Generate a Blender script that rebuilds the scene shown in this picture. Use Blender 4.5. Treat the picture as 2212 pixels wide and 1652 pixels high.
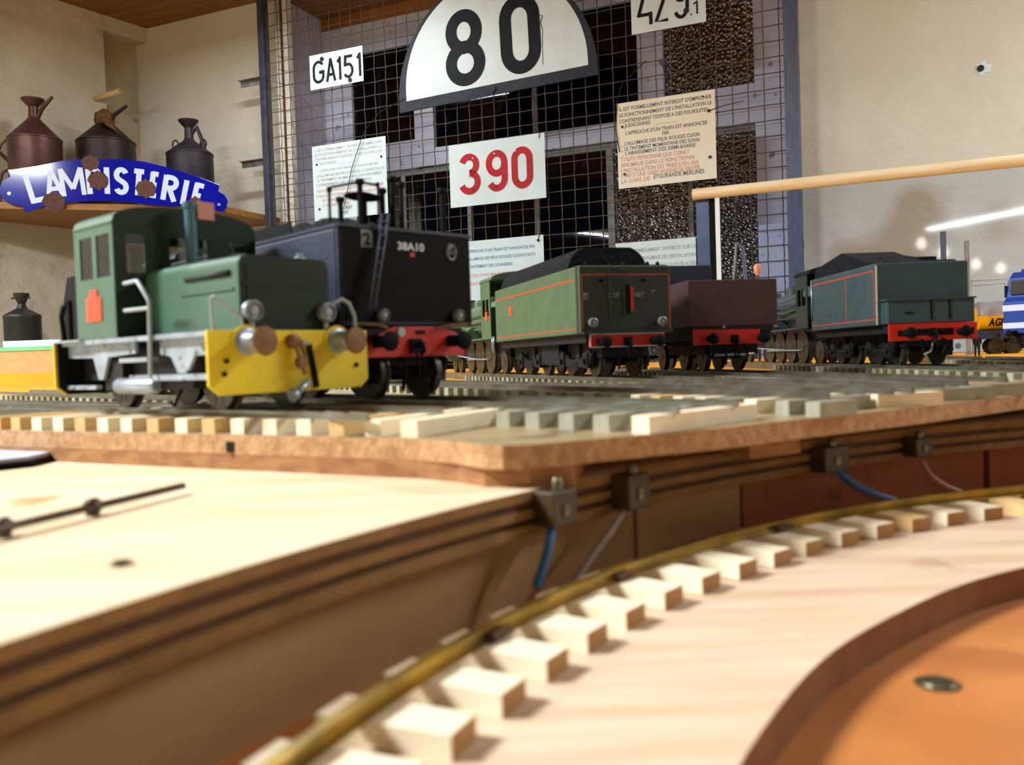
import bpy, bmesh, math, random
from math import pi, sin, cos, radians as rad
from mathutils import Vector, Matrix
random.seed(7)
S = bpy.context.scene
for o in list(bpy.data.objects): bpy.data.objects.remove(o)

# ------------------------------------------------------------------ camera
PITCH, ROLL, H, FPX = .0293, .0333, .0161, 1860.
FW = Vector((0, cos(PITCH), -sin(PITCH))); UP0 = Vector((0, sin(PITCH), cos(PITCH))); RT0 = Vector((1, 0, 0))
RT = RT0*cos(ROLL) - UP0*sin(ROLL); UP = RT0*sin(ROLL) + UP0*cos(ROLL)
CAMP = Vector((0, 0, H))
cam = bpy.data.cameras.new('camera'); co = bpy.data.objects.new('camera', cam); S.collection.objects.link(co); S.camera = co
co.matrix_world = Matrix(((RT.x, UP.x, -FW.x, 0), (RT.y, UP.y, -FW.y, 0), (RT.z, UP.z, -FW.z, H), (0, 0, 0, 1)))
cam.sensor_width = 36; cam.lens = FPX/2212*36; cam.clip_start = .005; cam.clip_end = 60
cam.dof.use_dof = True; cam.dof.focus_distance = 2.4; cam.dof.aperture_fstop = 19

# ------------------------------------------------------------------ world, lamps, exposure
W = bpy.data.worlds.new('night'); S.world = W; W.use_nodes = True
W.node_tree.nodes['Background'].inputs[0].default_value = (.02, .03, .06, 1)
W.node_tree.nodes['Background'].inputs[1].default_value = .15
S.view_settings.view_transform = 'Standard'; S.view_settings.look = 'None'; S.view_settings.gamma = 1
S.view_settings.use_curve_mapping = False; S.view_settings.exposure = 0.15
def area(name, loc, sx, sy, power, col, rz=0):
    L = bpy.data.lights.new(name, 'AREA'); L.shape = 'RECTANGLE'; L.size = sx; L.size_y = sy; L.energy = power; L.color = col
    o = bpy.data.objects.new(name, L); S.collection.objects.link(o); o.location = loc; o.rotation_euler = (0, 0, rz); return o
TUBES = [  # x, y, z, length, rotation, watts, tube width : fluorescent battens under the ceiling, some added as unseen fill
    (-1.64, .14, 1.44, .62, rad(-23), 125, .06),
    (-2.59, 1.15, 1.44, .7, rad(-23), 42, .06),
    (2.25, .9, 1.44, 1.2, rad(-23), 58, .06),  # added fill, no such lamp seen: brightens the right of the back wall
    (-1.72, -6.75, 1.44, 1.5, rad(27), 75, .12),
    (-3.97, -1.5, 1.44, 1.0, rad(88), 45, .06),
    (-.79, 2.84, 1.44, .5, rad(-23), 10, .06),  # added fill out of view: brightens signs, mesh and window frame
]
TUBE_COL = (.93, .975, 1.0)
for i, (x, y, z, l, r, w) in enumerate(T_[:6] for T_ in TUBES):
    area('tube_light', (x, y, z-.035), l, TUBES[i][6], w, TUBE_COL, r)

# ------------------------------------------------------------------ helpers
def lin(h):
    h = h.lstrip('#'); c = [int(h[i:i+2], 16)/255 for i in (0, 2, 4)]
    return tuple(((v+.055)/1.055)**2.4 if v > .04045 else v/12.92 for v in c) + (1,)
MATS = {}
def mat(name, c1, c2=None, scale=20, rough=.5, metal=0, bump=0, bscale=None, stretch=(1, 1, 1), spec=.5, coat=0, emis=None, detail=4, lo=.35, hi=.65, coord='Object', rot=0, c3=None, c3scale=60, c3th=.66):
    m = bpy.data.materials.new(name); m.use_nodes = True; nt = m.node_tree; b = nt.nodes['Principled BSDF']
    b.inputs['Roughness'].default_value = rough; b.inputs['Metallic'].default_value = metal
    b.inputs['Specular IOR Level'].default_value = spec; b.inputs['Coat Weight'].default_value = coat
    b.inputs['Base Color'].default_value = lin(c1)
    N = nt.nodes.new; L = nt.links.new
    tc = N('ShaderNodeTexCoord'); mp = N('ShaderNodeMapping'); mp.inputs['Scale'].default_value = stretch; mp.inputs['Rotation'].default_value = (0, 0, rot)
    L(tc.outputs[coord], mp.inputs[0])
    if c2 is not None:
        n = N('ShaderNodeTexNoise'); n.inputs['Scale'].default_value = scale; n.inputs['Detail'].default_value = detail
        L(mp.outputs[0], n.inputs['Vector'])
        cr = N('ShaderNodeValToRGB'); cr.color_ramp.elements[0].position = lo; cr.color_ramp.elements[1].position = hi
        cr.color_ramp.elements[0].color = lin(c1); cr.color_ramp.elements[1].color = lin(c2)
        L(n.outputs['Fac'], cr.inputs[0]); out = cr.outputs[0]
        if c3:
            n3 = N('ShaderNodeTexNoise'); n3.inputs['Scale'].default_value = c3scale; n3.inputs['Detail'].default_value = 3
            L(tc.outputs[coord], n3.inputs['Vector'])
            r3 = N('ShaderNodeValToRGB'); r3.color_ramp.elements[0].position = c3th; r3.color_ramp.elements[1].position = c3th+.05
            mx = N('ShaderNodeMix'); mx.data_type = 'RGBA'
            L(n3.outputs['Fac'], r3.inputs[0]); L(r3.outputs[0], mx.inputs['Factor']); L(out, mx.inputs['A']); mx.inputs['B'].default_value = lin(c3); out = mx.outputs['Result']
        L(out, b.inputs['Base Color'])
    if bump:
        n2 = N('ShaderNodeTexNoise'); n2.inputs['Scale'].default_value = bscale or scale*3; n2.inputs['Detail'].default_value = 6
        L(mp.outputs[0], n2.inputs['Vector']); bp = N('ShaderNodeBump'); bp.inputs['Strength'].default_value = 1; bp.inputs['Distance'].default_value = bump
        L(n2.outputs['Fac'], bp.inputs['Height']); L(bp.outputs[0], b.inputs['Normal'])
    if emis: b.inputs['Emission Color'].default_value = lin(c1); b.inputs['Emission Strength'].default_value = emis
    MATS[name] = m; return m
mat('plaster', '#cdc9b8', '#d8d4c5', 2.5, .9, bump=.006, bscale=14, c3='#b9a98c', c3scale=1.3, c3th=.62)
mat('plaster_rough', '#bbb09a', '#c9bfab', 3, .9, bump=.02, bscale=9, c3='#a3957c', c3scale=5, c3th=.62)
mat('niche_plaster', '#a08e6c', '#b5a98f', 6, .9, bump=.02, bscale=10, c3='#7b7468', c3scale=7, c3th=.6)
mat('reveal', '#c0bcd0', '#cdcadc', 4, .8, bump=.002, bscale=20)
mat('ceiling_wood', '#7d4f1d', '#925f28', 5, .7, stretch=(1, 8, 1))
mat('lintel_wood', '#9a5f1e', '#a96d2b', 5, .6, stretch=(8, 1, 1))
mat('floor', '#6d6257', '#7a6e60', 5, .8)
mat('window_paint', '#ccd2ea', '#d8def4', 6, .5, bump=.0015, bscale=60, c3='#7f8596', c3scale=18, c3th=.66)
mat('iron_bar', '#8b8d90', '#6d6a66', 30, .5)
mat('steel_post', '#3a3d4c', '#484b5c', 30, .45, metal=.3)
mat('strut_blue', '#33466c', '#3d5078', 20, .4, metal=.2)
mat('post_blue', '#4c5268', '#585f78', 20, .4, metal=.2, stretch=(6, 6, 1))
mat('rusty_wire', '#453b34', '#5a4a3c', 25, .75, c3='#80521f', c3scale=5, c3th=.66)
mat('fly_black', '#0b0b0d', rough=.6)
mat('enamel_white', '#dbe9ec', '#d0dfe3', 12, .5, spec=.3, c3='#c0c2ba', c3scale=45, c3th=.76)
mat('enamel_pale', '#d3e4e6', '#c8dadd', 10, .5, spec=.3)
mat('enamel_aged', '#e9ddc0', '#e8e4d8', 3, .5, spec=.3, c3='#d8b070', c3scale=5, c3th=.68)
mat('enamel_blue', '#0a1288', '#0b1496', 8, .1, spec=.35)
mat('rust_brown', '#4a2a22', '#5e3a2c', 120, .8, bump=.001, bscale=200)
mat('sign_black', '#16191d', '#1d2126', 20, .6, spec=.15)
mat('sign_border', '#2b2f38', '#343842', 20, .6, spec=.2)
mat('letter_pale', '#c3cfe0', rough=.35)
mat('text_black', '#3a3e40', '#5a5e5e', 60, .5)
mat('text_grey', '#85898a', '#a9aeae', 60, .5)
mat('text_blue', '#26629a', '#3f78a6', 60, .5)
mat('text_red', '#c8705c', '#d8a090', 50, .5)
mat('text_orange', '#c97a50', '#d8a080', 50, .5)
mat('sign_red', '#b4121c', '#a5101a', 10, .55, spec=.25)
mat('can_brown', '#4a2f2c', '#5e3b36', 14, .42, metal=.4, bump=.002, bscale=25)
mat('can_black', '#231c1b', '#30231f', 12, .5, metal=.4, bump=.002, bscale=25)
mat('can_grey', '#2e2a30', '#39343a', 12, .5, metal=.5, bump=.002, bscale=25)
mat('rag', '#4f3014', '#6a441c', 40, .9, bump=.004, bscale=40)
mat('shelf_wood', '#a8763a', '#8f5f2a', 6, .6, stretch=(1, 8, 8))
mat('dowel', '#e6d6b4', '#dac598', 8, .45, stretch=(1, 8, 8), c3='#8e6030', c3scale=8, c3th=.68)
mat('perspex_edge', '#f2fbff', rough=.2, emis=.35)
# layout woods
mat('fibreboard', '#c0966a', '#a4784c', 260, .8, bump=.0006, bscale=600)
mat('fibreboard_top', '#b09a72', '#93825e', 30, .38, stretch=(1, 6, 1), c3='#75684a', c3scale=30, c3th=.6)
mat('hardboard', '#8a5a33', '#a67748', 120, .8, stretch=(1, 1, 3))
mat('plywood', '#e6d4b4', '#dcc49e', 12, .55, stretch=(1, 5, 1), c3='#c49c66', c3scale=14, c3th=.66, rot=rad(20))
mat('ply_light', '#8f6836', '#7b5627', 90, .8)
mat('ply_dark', '#4a2e14', '#5b3b1c', 90, .8)
mat('pit_panel', '#a98254', '#9a7346', 14, .7, stretch=(1, 1, 4))
mat('pit_panel_red', '#a2582a', '#8c4a22', 14, .7, stretch=(1, 1, 4), c3='#7a3e1b', c3scale=40, c3th=.62)
mat('ring_ply', '#dcc3a8', '#caac8c', 14, .6, stretch=(1, 9, 1), rot=rad(-28), c3='#c09f80', c3scale=30, c3th=.68)
mat('ring_edge', '#8c5a2e', '#744720', 80, .8)
mat('pit_base', '#c27d3e', '#b16c30', 18, .6, bump=.0002, c3='#a8652b', c3scale=14, c3th=.64)
mat('sleeper_end_shade', '#b48652', '#9c6f3c', 60, .75)  # shade on the sleeper ends put into a browner colour
mat('sleeper_pale', '#f4e8cc', '#ecdcb8', 60, .7, stretch=(1, 6, 1))
mat('sleeper_tan', '#d9b880', '#c9a268', 60, .7, stretch=(1, 6, 1))
mat('sleeper_brown', '#b07a42', '#9c6530', 60, .7, stretch=(1, 6, 1))
mat('sleeper_olive', '#7c765a', '#8a8468', 60, .5, stretch=(1, 6, 1))
mat('sleeper_grey', '#a8a890', '#8f9080', 60, .5, stretch=(1, 6, 1))
mat('brass_rail', '#b5953e', '#7a632a', 60, .35, metal=.8, stretch=(1, 1, 1))
mat('rail_steel', '#8a8a80', '#6d6a5c', 60, .35, metal=.8)
mat('rod_metal', '#5a4c40', '#473a30', 60, .4, metal=.7)
mat('ochre_paint', '#e09a08', '#d89004', 8, .6)
mat('brown_board', '#c49a68', '#b88c5a', 60, .8)
mat('green_tape', '#68b884', '#5fae7c', 20, .6)
mat('white_paper', '#b4bcdc', '#c2c9e4', 6, .6)
mat('terminal', '#37290f', '#4a3718', 120, .5)
mat('wire_blue', '#2b6fa6', '#2a659a', 40, .4)
mat('wire_grey', '#8f8070', '#7f7266', 40, .5)
mat('wire_pink', '#b08c78', '#a07c68', 40, .5)
mat('screw', '#8b8468', '#5e5a45', 300, .35, metal=.8)
# vehicles
mat('diesel_green', '#41644f', '#3c5e4a', 60, .45)
mat('diesel_green_shade', '#152016', '#1a281a', 60, .6, spec=.25)  # darker copy of the green: shade of the front faces put into colour
mat('frame_grey', '#9aa6ae', '#7d878e', 90, .5, c3='#50504a', c3scale=160, c3th=.6)
mat('buffer_yellow', '#dcc200', '#d0b400', 50, .45, c3='#9a6a10', c3scale=55, c3th=.7)
mat('steel_bright', '#a9b6c0', '#8895a0', 60, .35, metal=.6)
mat('steel_paint', '#98a0a0', '#8a9292', 60, .45)
mat('copper_head', '#7a5a34', '#684a28', 140, .5, metal=.3)
mat('stack_blue', '#3f626e', '#4b707c', 40, .4)
mat('label_pink', '#c98a78', '#bb7c6c', 60, .7)
mat('badge_orange', '#ff4a1c', '#f03c18', 50, .5)
mat('black_metal', '#08090c', '#0d0e12', 80, .7, spec=.12)
mat('black_blue', '#1a2236', '#212a40', 60, .5, bump=.0002, bscale=500)
mat('chassis', '#0e0f11', '#1c1a18', 120, .65, spec=.3)
mat('wheel_steel', '#23211d', '#191815', 90, .5, metal=.5)
mat('wheel_rim', '#4e4b43', '#3a3831', 90, .4, metal=.6)
mat('coal', '#0b0c10', '#15171c', 200, .85, spec=.2, bump=.002, bscale=350)
mat('beam_red', '#c4200f', '#b21a0c', 60, .45)
mat('tender_green', '#4a6344', '#435b3d', 60, .5)
mat('tender_dkgreen', '#1a2823', '#202f29', 60, .5)
mat('slate_green', '#2c3f42', '#34484a', 60, .5, bump=.0002, bscale=500)
mat('line_red', '#b8401c', rough=.5)
mat('line_cream', '#b9a68c', rough=.5)
mat('maroon', '#3c2628', '#46292c', 50, .6)
mat('bunker_blue', '#1f2433', '#262c3c', 50, .55)
mat('white_mark', '#c8ccd0', rough=.5)
mat('grey_mark', '#8d9296', '#5b6064', 300, .5)
mat('lamp_ring', '#9aa0a6', '#6c7278', 200, .4, metal=.3)
mat('bb_blue', '#1b3c90', '#1d4098', 30, .4)
mat('bb_roof', '#14265e', rough=.5)
mat('bb_white', '#d8dcf0', rough=.4)
mat('dark_glass', '#0c1018', rough=.1, spec=.8)
mat('tank_yellow', '#f0b810', '#e6ac08', 20, .35)
mat('tank_silver', '#a8a4a0', '#908c90', 20, .4, metal=.3)
mat('tube_body', '#e8e8e4', rough=.5)
mat('tube_glow', '#fff8e6', rough=.5, emis=6)
mat('bulb_glow', '#fff0dc', rough=.5, emis=30)
def glass(name, rough, bump=0, tint='#ffffff', ior=1.45, vor=False, vscale=60):
    m = bpy.data.materials.new(name); m.use_nodes = True; nt = m.node_tree; nt.nodes.clear(); N = nt.nodes.new; L = nt.links.new
    out = N('ShaderNodeOutputMaterial'); g = N('ShaderNodeBsdfGlossy'); g.inputs['Roughness'].default_value = rough
    t = N('ShaderNodeBsdfTransparent'); t.inputs[0].default_value = lin(tint); mx = N('ShaderNodeMixShader'); f = N('ShaderNodeFresnel'); f.inputs[0].default_value = ior
    L(f.outputs[0], mx.inputs[0]); L(t.outputs[0], mx.inputs[1]); L(g.outputs[0], mx.inputs[2]); L(mx.outputs[0], out.inputs[0])
    if bump:
        tc = N('ShaderNodeTexCoord'); v = N('ShaderNodeTexVoronoi' if vor else 'ShaderNodeTexNoise'); v.inputs['Scale'].default_value = vscale
        L(tc.outputs['Object'], v.inputs['Vector']); b = N('ShaderNodeBump'); b.inputs['Distance'].default_value = bump; b.inputs['Strength'].default_value = 1
        L(v.outputs[0], b.inputs['Height']); L(b.outputs[0], g.inputs['Normal']); L(b.outputs[0], f.inputs['Normal'])
    MATS[name] = m
glass('clear_pane', .02, tint='#8a8fa0')
glass('hammered_pane', .16, bump=.007, vor=True, vscale=75, tint='#30343c', ior=2.9)
glass('perspex', .04, tint='#eef2fa', ior=1.32)
glass('loco_pane', .03, tint='#e8ece8')

class MB:
    def __init__(s): s.v = []; s.f = []; s.mi = []; s.sm = []; s.cm = 0; s.cs = False
    def add(s, vs, fs, smooth=None):
        n = len(s.v); s.v += [tuple(v) for v in vs]
        for f in fs: s.f.append([i+n for i in f]); s.mi.append(s.cm); s.sm.append(s.cs if smooth is None else smooth)
        return s
    def m(s, i): s.cm = i; return s
    def box(s, a, b):
        x0, y0, z0 = a; x1, y1, z1 = b
        if x0 > x1: x0, x1 = x1, x0
        if y0 > y1: y0, y1 = y1, y0
        if z0 > z1: z0, z1 = z1, z0
        return s.add([(x0, y0, z0), (x1, y0, z0), (x1, y1, z0), (x0, y1, z0), (x0, y0, z1), (x1, y0, z1), (x1, y1, z1), (x0, y1, z1)],
                     [(0, 3, 2, 1), (4, 5, 6, 7), (0, 1, 5, 4), (1, 2, 6, 5), (2, 3, 7, 6), (3, 0, 4, 7)])
    def prism(s, poly, a, b, axis='z'):   # poly 2-D, extruded between a and b along axis
        def P(u, v, w): return {'z': (u, v, w), 'y': (u, w, v), 'x': (w, u, v)}[axis]
        n = len(poly); vs = [P(u, v, a) for u, v in poly] + [P(u, v, b) for u, v in poly]
        fs = [tuple(range(n))[::-1], tuple(range(n, 2*n))] + [(i, (i+1) % n, n+(i+1) % n, n+i) for i in range(n)]
        return s.add(vs, fs)
    def tube(s, pts, r, n=8, caps=True):
        pts = [Vector(p) for p in pts]; rr = r if isinstance(r, (list, tuple)) else [r]*len(pts); vs = []; fs = []; up = None
        for i, p in enumerate(pts):
            d = (pts[min(i+1, len(pts)-1)] - pts[max(i-1, 0)]).normalized()
            if up is None: up = d.orthogonal().normalized()
            up = (up - d*up.dot(d)).normalized(); q = d.cross(up)
            vs += [p + (up*cos(2*pi*k/n) + q*sin(2*pi*k/n))*rr[i] for k in range(n)]
        for i in range(len(pts)-1):
            for k in range(n): fs.append((i*n+k, i*n+(k+1) % n, (i+1)*n+(k+1) % n, (i+1)*n+k))
        s.add(vs, fs, True)
        if caps:
            m = len(s.v)-len(vs); 
            s.f.append([m+k for k in range(n)][::-1]); s.mi.append(s.cm); s.sm.append(False)
            s.f.append([m+(len(pts)-1)*n+k for k in range(n)]); s.mi.append(s.cm); s.sm.append(False)
        return s
    def bar(s, a, b, w, h, up=(0, 0, 1)):
        a = Vector(a); b = Vector(b); d = (b-a).normalized(); u = Vector(up); q = d.cross(u).normalized(); u = q.cross(d)
        vs = [p + q*x*w/2 + u*z*h/2 for p in (a, b) for x, z in ((-1, -1), (1, -1), (1, 1), (-1, 1))]
        return s.add(vs, [(0, 1, 2, 3), (7, 6, 5, 4), (0, 4, 5, 1), (1, 5, 6, 2), (2, 6, 7, 3), (3, 7, 4, 0)])
    def lathe(s, prof, c=(0, 0, 0), ax=(0, 0, 1), n=24, smooth=True):
        c = Vector(c); ax = Vector(ax).normalized(); u = ax.orthogonal().normalized(); w = ax.cross(u); vs = []; fs = []
        for r, h in prof: vs += [c + ax*h + (u*cos(2*pi*k/n) + w*sin(2*pi*k/n))*max(r, 1e-5) for k in range(n)]
        for i in range(len(prof)-1):
            for k in range(n): fs.append((i*n+k, i*n+(k+1) % n, (i+1)*n+(k+1) % n, (i+1)*n+k))
        fs += [tuple(range(n))[::-1], tuple(range((len(prof)-1)*n, len(prof)*n))]
        return s.add(vs, fs, smooth)
    def panel(s, u0, u1, v0, v1, holes, a, b, axis='y'):   # wall sheet with rectangular holes
        us = sorted({u0, u1, *[h[0] for h in holes], *[h[1] for h in holes]}); vs = sorted({v0, v1, *[h[2] for h in holes], *[h[3] for h in holes]})
        us = [u for u in us if u0 <= u <= u1]; vs = [v for v in vs if v0 <= v <= v1]
        for i in range(len(us)-1):
            for j in range(len(vs)-1):
                cu = (us[i]+us[i+1])/2; cv = (vs[j]+vs[j+1])/2
                if any(h[0] < cu < h[1] and h[2] < cv < h[3] for h in holes): continue
                if axis == 'y': s.box((us[i], a, vs[j]), (us[i+1], b, vs[j+1]))
                else: s.box((a, us[i], vs[j]), (b, us[i+1], vs[j+1]))
        return s
    def build(s, name, mats, parent=None, M=None, bevel=0, autosmooth=True, label=None, kind=None):
        me = bpy.data.meshes.new(name); me.from_pydata(s.v, [], s.f)
        for mm in (mats if isinstance(mats, (list, tuple)) else [mats]): me.materials.append(MATS[mm])
        for p, i, sm in zip(me.polygons, s.mi, s.sm): p.material_index = i; p.use_smooth = sm
        bm = bmesh.new(); bm.from_mesh(me); bmesh.ops.recalc_face_normals(bm, faces=bm.faces)
        for e in bm.edges:
            if len(e.link_faces) == 2 and e.calc_face_angle(0) > rad(35): e.smooth = False
        bm.to_mesh(me); bm.free(); me.update()
        o = bpy.data.objects.new(name, me); S.collection.objects.link(o)
        if parent is not None: o.parent = parent
        if M is not None: o.matrix_world = M if parent is None else M
        if bevel:
            b = o.modifiers.new('bevel', 'BEVEL'); b.width = bevel; b.segments = 2; b.limit_method = 'ANGLE'; b.angle_limit = rad(40)
        if label: o['label'] = label
        if kind: o['kind'] = kind
        return o
def tag(o, label=None, cat=None, group=None, kind=None):
    if label: o['label'] = label
    if cat: o['category'] = cat
    if group: o['group'] = group
    if kind: o['kind'] = kind
    return o
def thing(name, label, cat, M=None, group=None):
    o = bpy.data.objects.new(name, None); o.empty_display_size = .02; S.collection.objects.link(o)
    if M is not None: o.matrix_world = M
    return tag(o, label, cat, group)
def at(origin, ex, ez=(0, 0, 1)):          # frame from origin, x axis and up axis (y = into)
    ex = Vector(ex).normalized(); ez = Vector(ez).normalized(); ey = ez.cross(ex)
    o = Vector(origin)
    return Matrix(((ex.x, ey.x, ez.x, o.x), (ex.y, ey.y, ez.y, o.y), (ex.z, ey.z, ez.z, o.z), (0, 0, 0, 1)))
def ray(x, y): return FW + RT*((x-1106)/FPX) - UP*((y-826)/FPX)
def on_z(x, y, z): d = ray(x, y); return CAMP + d*((z-H)/d.z)
def on_frame(M, x, y, depth=0):            # photo point -> local coords on the plane y=depth of frame M
    Mi = M.inverted(); c = Mi @ CAMP; d = Mi.to_3x3() @ ray(x, y); t = (depth-c.y)/d.y; return c + d*t
FONT = {}
def text_mb(mb, txt, x, z, h, w=None, y=0, th=.0003, bold=0.0, align='L', shear=0, mi=0, track=1.0):
    """flat lettering in the x-z plane of the sign, front at y (towards -y)"""
    key = (txt, bold, shear, track)
    if key not in FONT:
        cu = bpy.data.curves.new('t', 'FONT'); cu.body = txt; cu.size = 1; cu.offset = bold; cu.shear = shear; cu.resolution_u = 3; cu.space_character = track
        ob = bpy.data.objects.new('t', cu); S.collection.objects.link(ob); bpy.context.view_layer.update()
        dg = bpy.context.evaluated_depsgraph_get(); me = bpy.data.meshes.new_from_object(ob.evaluated_get(dg))
        FONT[key] = ([tuple(v.co) for v in me.vertices], [tuple(p.vertices) for p in me.polygons])
        bpy.data.objects.remove(ob); bpy.data.curves.remove(cu); bpy.data.meshes.remove(me)
    V, F = FONT[key]
    x0 = min(v[0] for v in V); x1 = max(v[0] for v in V); y0 = 0; y1 = .73
    sz = h/(y1-y0); sx = (w/(x1-x0)) if w else sz
    off = {'L': 0, 'C': -(x1-x0)*sx/2, 'R': -(x1-x0)*sx}[align]
    old = mb.cm; mb.cm = mi
    mb.add([(x+off+(v[0]-x0)*sx, y-th, z+(v[1]-y0)*sz) for v in V], F, False); mb.cm = old
def stroke_mb(mb, pts, w, y, th=.001, closed=False, sx=1, sz=1, ox=0, oz=0, mi=0):
    """thick flat stroke following a 2-D polyline (x,z)"""
    P = [Vector((p[0]*sx+ox, p[1]*sz+oz)) for p in pts]; n = len(P); L = []; R = []
    for i in range(n):
        a = P[(i-1) % n] if (closed or i > 0) else P[i]; b = P[(i+1) % n] if (closed or i < n-1) else P[i]
        d = (b-a).normalized(); q = Vector((-d.y, d.x)); 
        k = 1.0
        if 0 < i < n-1 or closed:
            d1 = (P[i]-a); 
            if d1.length > 1e-9: k = 1/max(.5, abs(Vector((-d1.normalized().y, d1.normalized().x)).dot(q)))
        L.append(P[i]+q*w/2*k); R.append(P[i]-q*w/2*k)
    old = mb.cm; mb.cm = mi; vs = []
    for a in L: vs.append((a.x, y-th, a.y))
    for a in R: vs.append((a.x, y-th, a.y))
    fs = [(i, (i+1) % n, n+(i+1) % n, n+i) for i in range(n if closed else n-1)]
    mb.add(vs, fs, False); mb.cm = old
def arc(cx, cz, rx, rz, a0, a1, n=14): return [(cx+rx*cos(rad(a0+(a1-a0)*i/n)), cz+rz*sin(rad(a0+(a1-a0)*i/n))) for i in range(n+1)]
# digit strokes on a box 0.6 wide, 1 high (centre lines)
def stadium(rx, z0, z1): return arc(.3, z1-rx, rx, rx, 0, 180)+arc(.3, z0+rx, rx, rx, 180, 360)
GLY = {
 '0': [(stadium(.22, .08, .92), True)],
 '8': [(arc(.3, .71, .2, .21, 0, 360, 28)[:-1], True), (arc(.3, .295, .225, .215, 0, 360, 28)[:-1], True)],
 '3': [(arc(.28, .72, .2, .2, 160, -80, 16)+arc(.28, .3, .225, .22, 80, -160, 18), False)],
 '9': [(arc(.3, .68, .215, .24, 0, 360, 28)[:-1], True), ([(.515, .68), (.515, .4)]+arc(.3, .32, .215, .24, 0, -150, 14), False)],
 '4': [([(.46, 0), (.46, .3)], False), ([(.46, .25), (.02, .25)], False), ([(.04, .22), (.36, 1)], False)],
 '2': [(arc(.3, .73, .21, .2, 170, -30, 14)+[(.06, .06), (.56, .06)], False)],
 '1': [([(.3, 0), (.3, 1)], False), ([(.3, .93), (.14, .78)], False)],
 '5': [([(.52, .94), (.16, .94), (.12, .55)]+arc(.29, .36, .22, .26, 110, -150, 16), False)],
 'G': [(arc(.3, .66, .22, .28, 30, 180, 12)+arc(.3, .33, .22, .27, 180, 355, 14)+[(.52, .48), (.32, .48)], False)],
 'L': [([(.1, 1), (.1, .0)], False), ([(.02, .07), (.55, .07)], False)],
 'M': [([(.05, 0), (.05, 1)], False), ([(.05, 1), (.3, .25)], False), ([(.3, .25), (.55, 1)], False), ([(.55, 1), (.55, 0)], False)],
 'P': [([(.1, 0), (.1, 1)], False), ([(.1, .93)]+arc(.32, .72, .2, .21, 90, -90, 10)+[(.1, .51)], False)],
 'I': [([(.3, 0), (.3, 1)], False)],
 'S': [(arc(.3, .73, .22, .2, 20, 240, 14)+arc(.3, .27, .22, .2, 60, -160, 14), False)],
 'T': [([(.3, 0), (.3, 1)], False), ([(.0, .93), (.6, .93)], False)],
 'E': [([(.1, 0), (.1, 1)], False), ([(.03, .93), (.52, .93)], False), ([(.1, .5), (.46, .5)], False), ([(.03, .07), (.52, .07)], False)],
 'R': [([(.1, 0), (.1, 1)], False), ([(.1, .93)]+arc(.32, .72, .2, .21, 90, -90, 10)+[(.1, .51)], False), ([(.28, .5), (.54, 0)], False)],
 'A': [([(.04, 0), (.3, 1)], False), ([(.3, 1), (.56, 0)], False), ([(.14, .3), (.46, .3)], False)],
}
def glyph(mb, ch, x, z, h, wscale, stroke, y, mi=0):
    for pts, cl in GLY[ch]: stroke_mb(mb, pts, stroke, y, closed=cl, sx=h*wscale, sz=h, ox=x, oz=z, mi=mi)

def glyph_box(mb, ch, x0, x1, z0, z1, st, y, mi=0):
    P = [p for pts, cl in GLY[ch] for p in pts]; ax = min(p[0] for p in P); bx = max(p[0] for p in P); az = min(p[1] for p in P); bz = max(p[1] for p in P)
    h = st/2; e = st*.12 if ch == '1' else h; zs = (z1-z0-(2*h if ch in '80390G5' else (h if ch in '29' else 0)))/(bz-az); z_0 = z0+(h if ch in '80390G52' else 0)
    xs = (x1-x0-2*h)/max(bx-ax, 1e-4)
    for k, (pts, cl) in enumerate(GLY[ch]): stroke_mb(mb, [(x0+h+(p[0]-ax)*xs, z_0+(p[1]-az)*zs) for p in pts], st, y-.00012*k, closed=cl, mi=mi)
# ------------------------------------------------------------------ room
TH = math.atan(.4264); EX = Vector((cos(TH), -sin(TH), 0)); NN = Vector((sin(TH), cos(TH), 0))
MW = at((0, 3.2, 0), EX)      # back wall frame: x along, y into the wall, z up
CZ = 1.527; FZ = -1.0; SC = -1.705
def struct(mb, name, m, M=None, **k): o = mb.build(name, m, None, M, **k); o['kind'] = 'structure'; return o
WS0, WS1 = -.981, 1.03
mb = MB().panel(SC-.3, 4.2, FZ, CZ, [(WS0, WS1, -.15, CZ)], 0, .12)
struct(mb, 'wall_back', 'plaster', MW)
# deep reveal of the window
mb = MB(); mb.box((WS0-.08, .12, -.2), (WS0, .45, CZ)); mb.box((WS1, .12, -.2), (WS1+.08, .45, CZ)); mb.box((WS0-.08, .12, -.2), (WS1+.08, .45, -.15))
mb.box((WS0-.001, .002, -.15), (WS0+.002, .306, CZ)); mb.box((WS1-.002, .002, -.15), (WS1+.001, .306, CZ))
struct(mb, 'trim_1', 'reveal', MW)
struct(MB().box((WS0, 0, CZ), (WS1, .45, CZ+.04)), 'trim_2', 'ceiling_wood', MW)
P0 = MW @ Vector((SC, 0, 0)); DL = Vector((-cos(rad(55)), -sin(rad(55)), 0))
ML = at(P0, -DL)              # left wall frame: x = towards the corner, y into the wall
mb = MB().panel(-12, 0.0, FZ, CZ, [(-.205, 0.0, .3, 1.462)], 0, .07); mb.box((-12, .07, FZ), (0.05, .12, CZ)) 
struct(mb, 'wall_left', 'plaster_rough', ML)
struct(MB().box((-.205, .066, .3), (0.06, .0699, 1.462)), 'trim_3', 'niche_plaster', ML)
struct(MB().box((4.08, -12.2, FZ), (4.2, 0, CZ)), 'wall_right', 'plaster', MW)
struct(MB().box((-6, -12.3, FZ), (4.2, -12.2, CZ)), 'wall_rear', 'plaster', MW)
struct(MB().box((-6, -12.3, CZ), (4.2, 0.0, CZ+.08)), 'ceiling', 'ceiling_wood', MW)
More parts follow.
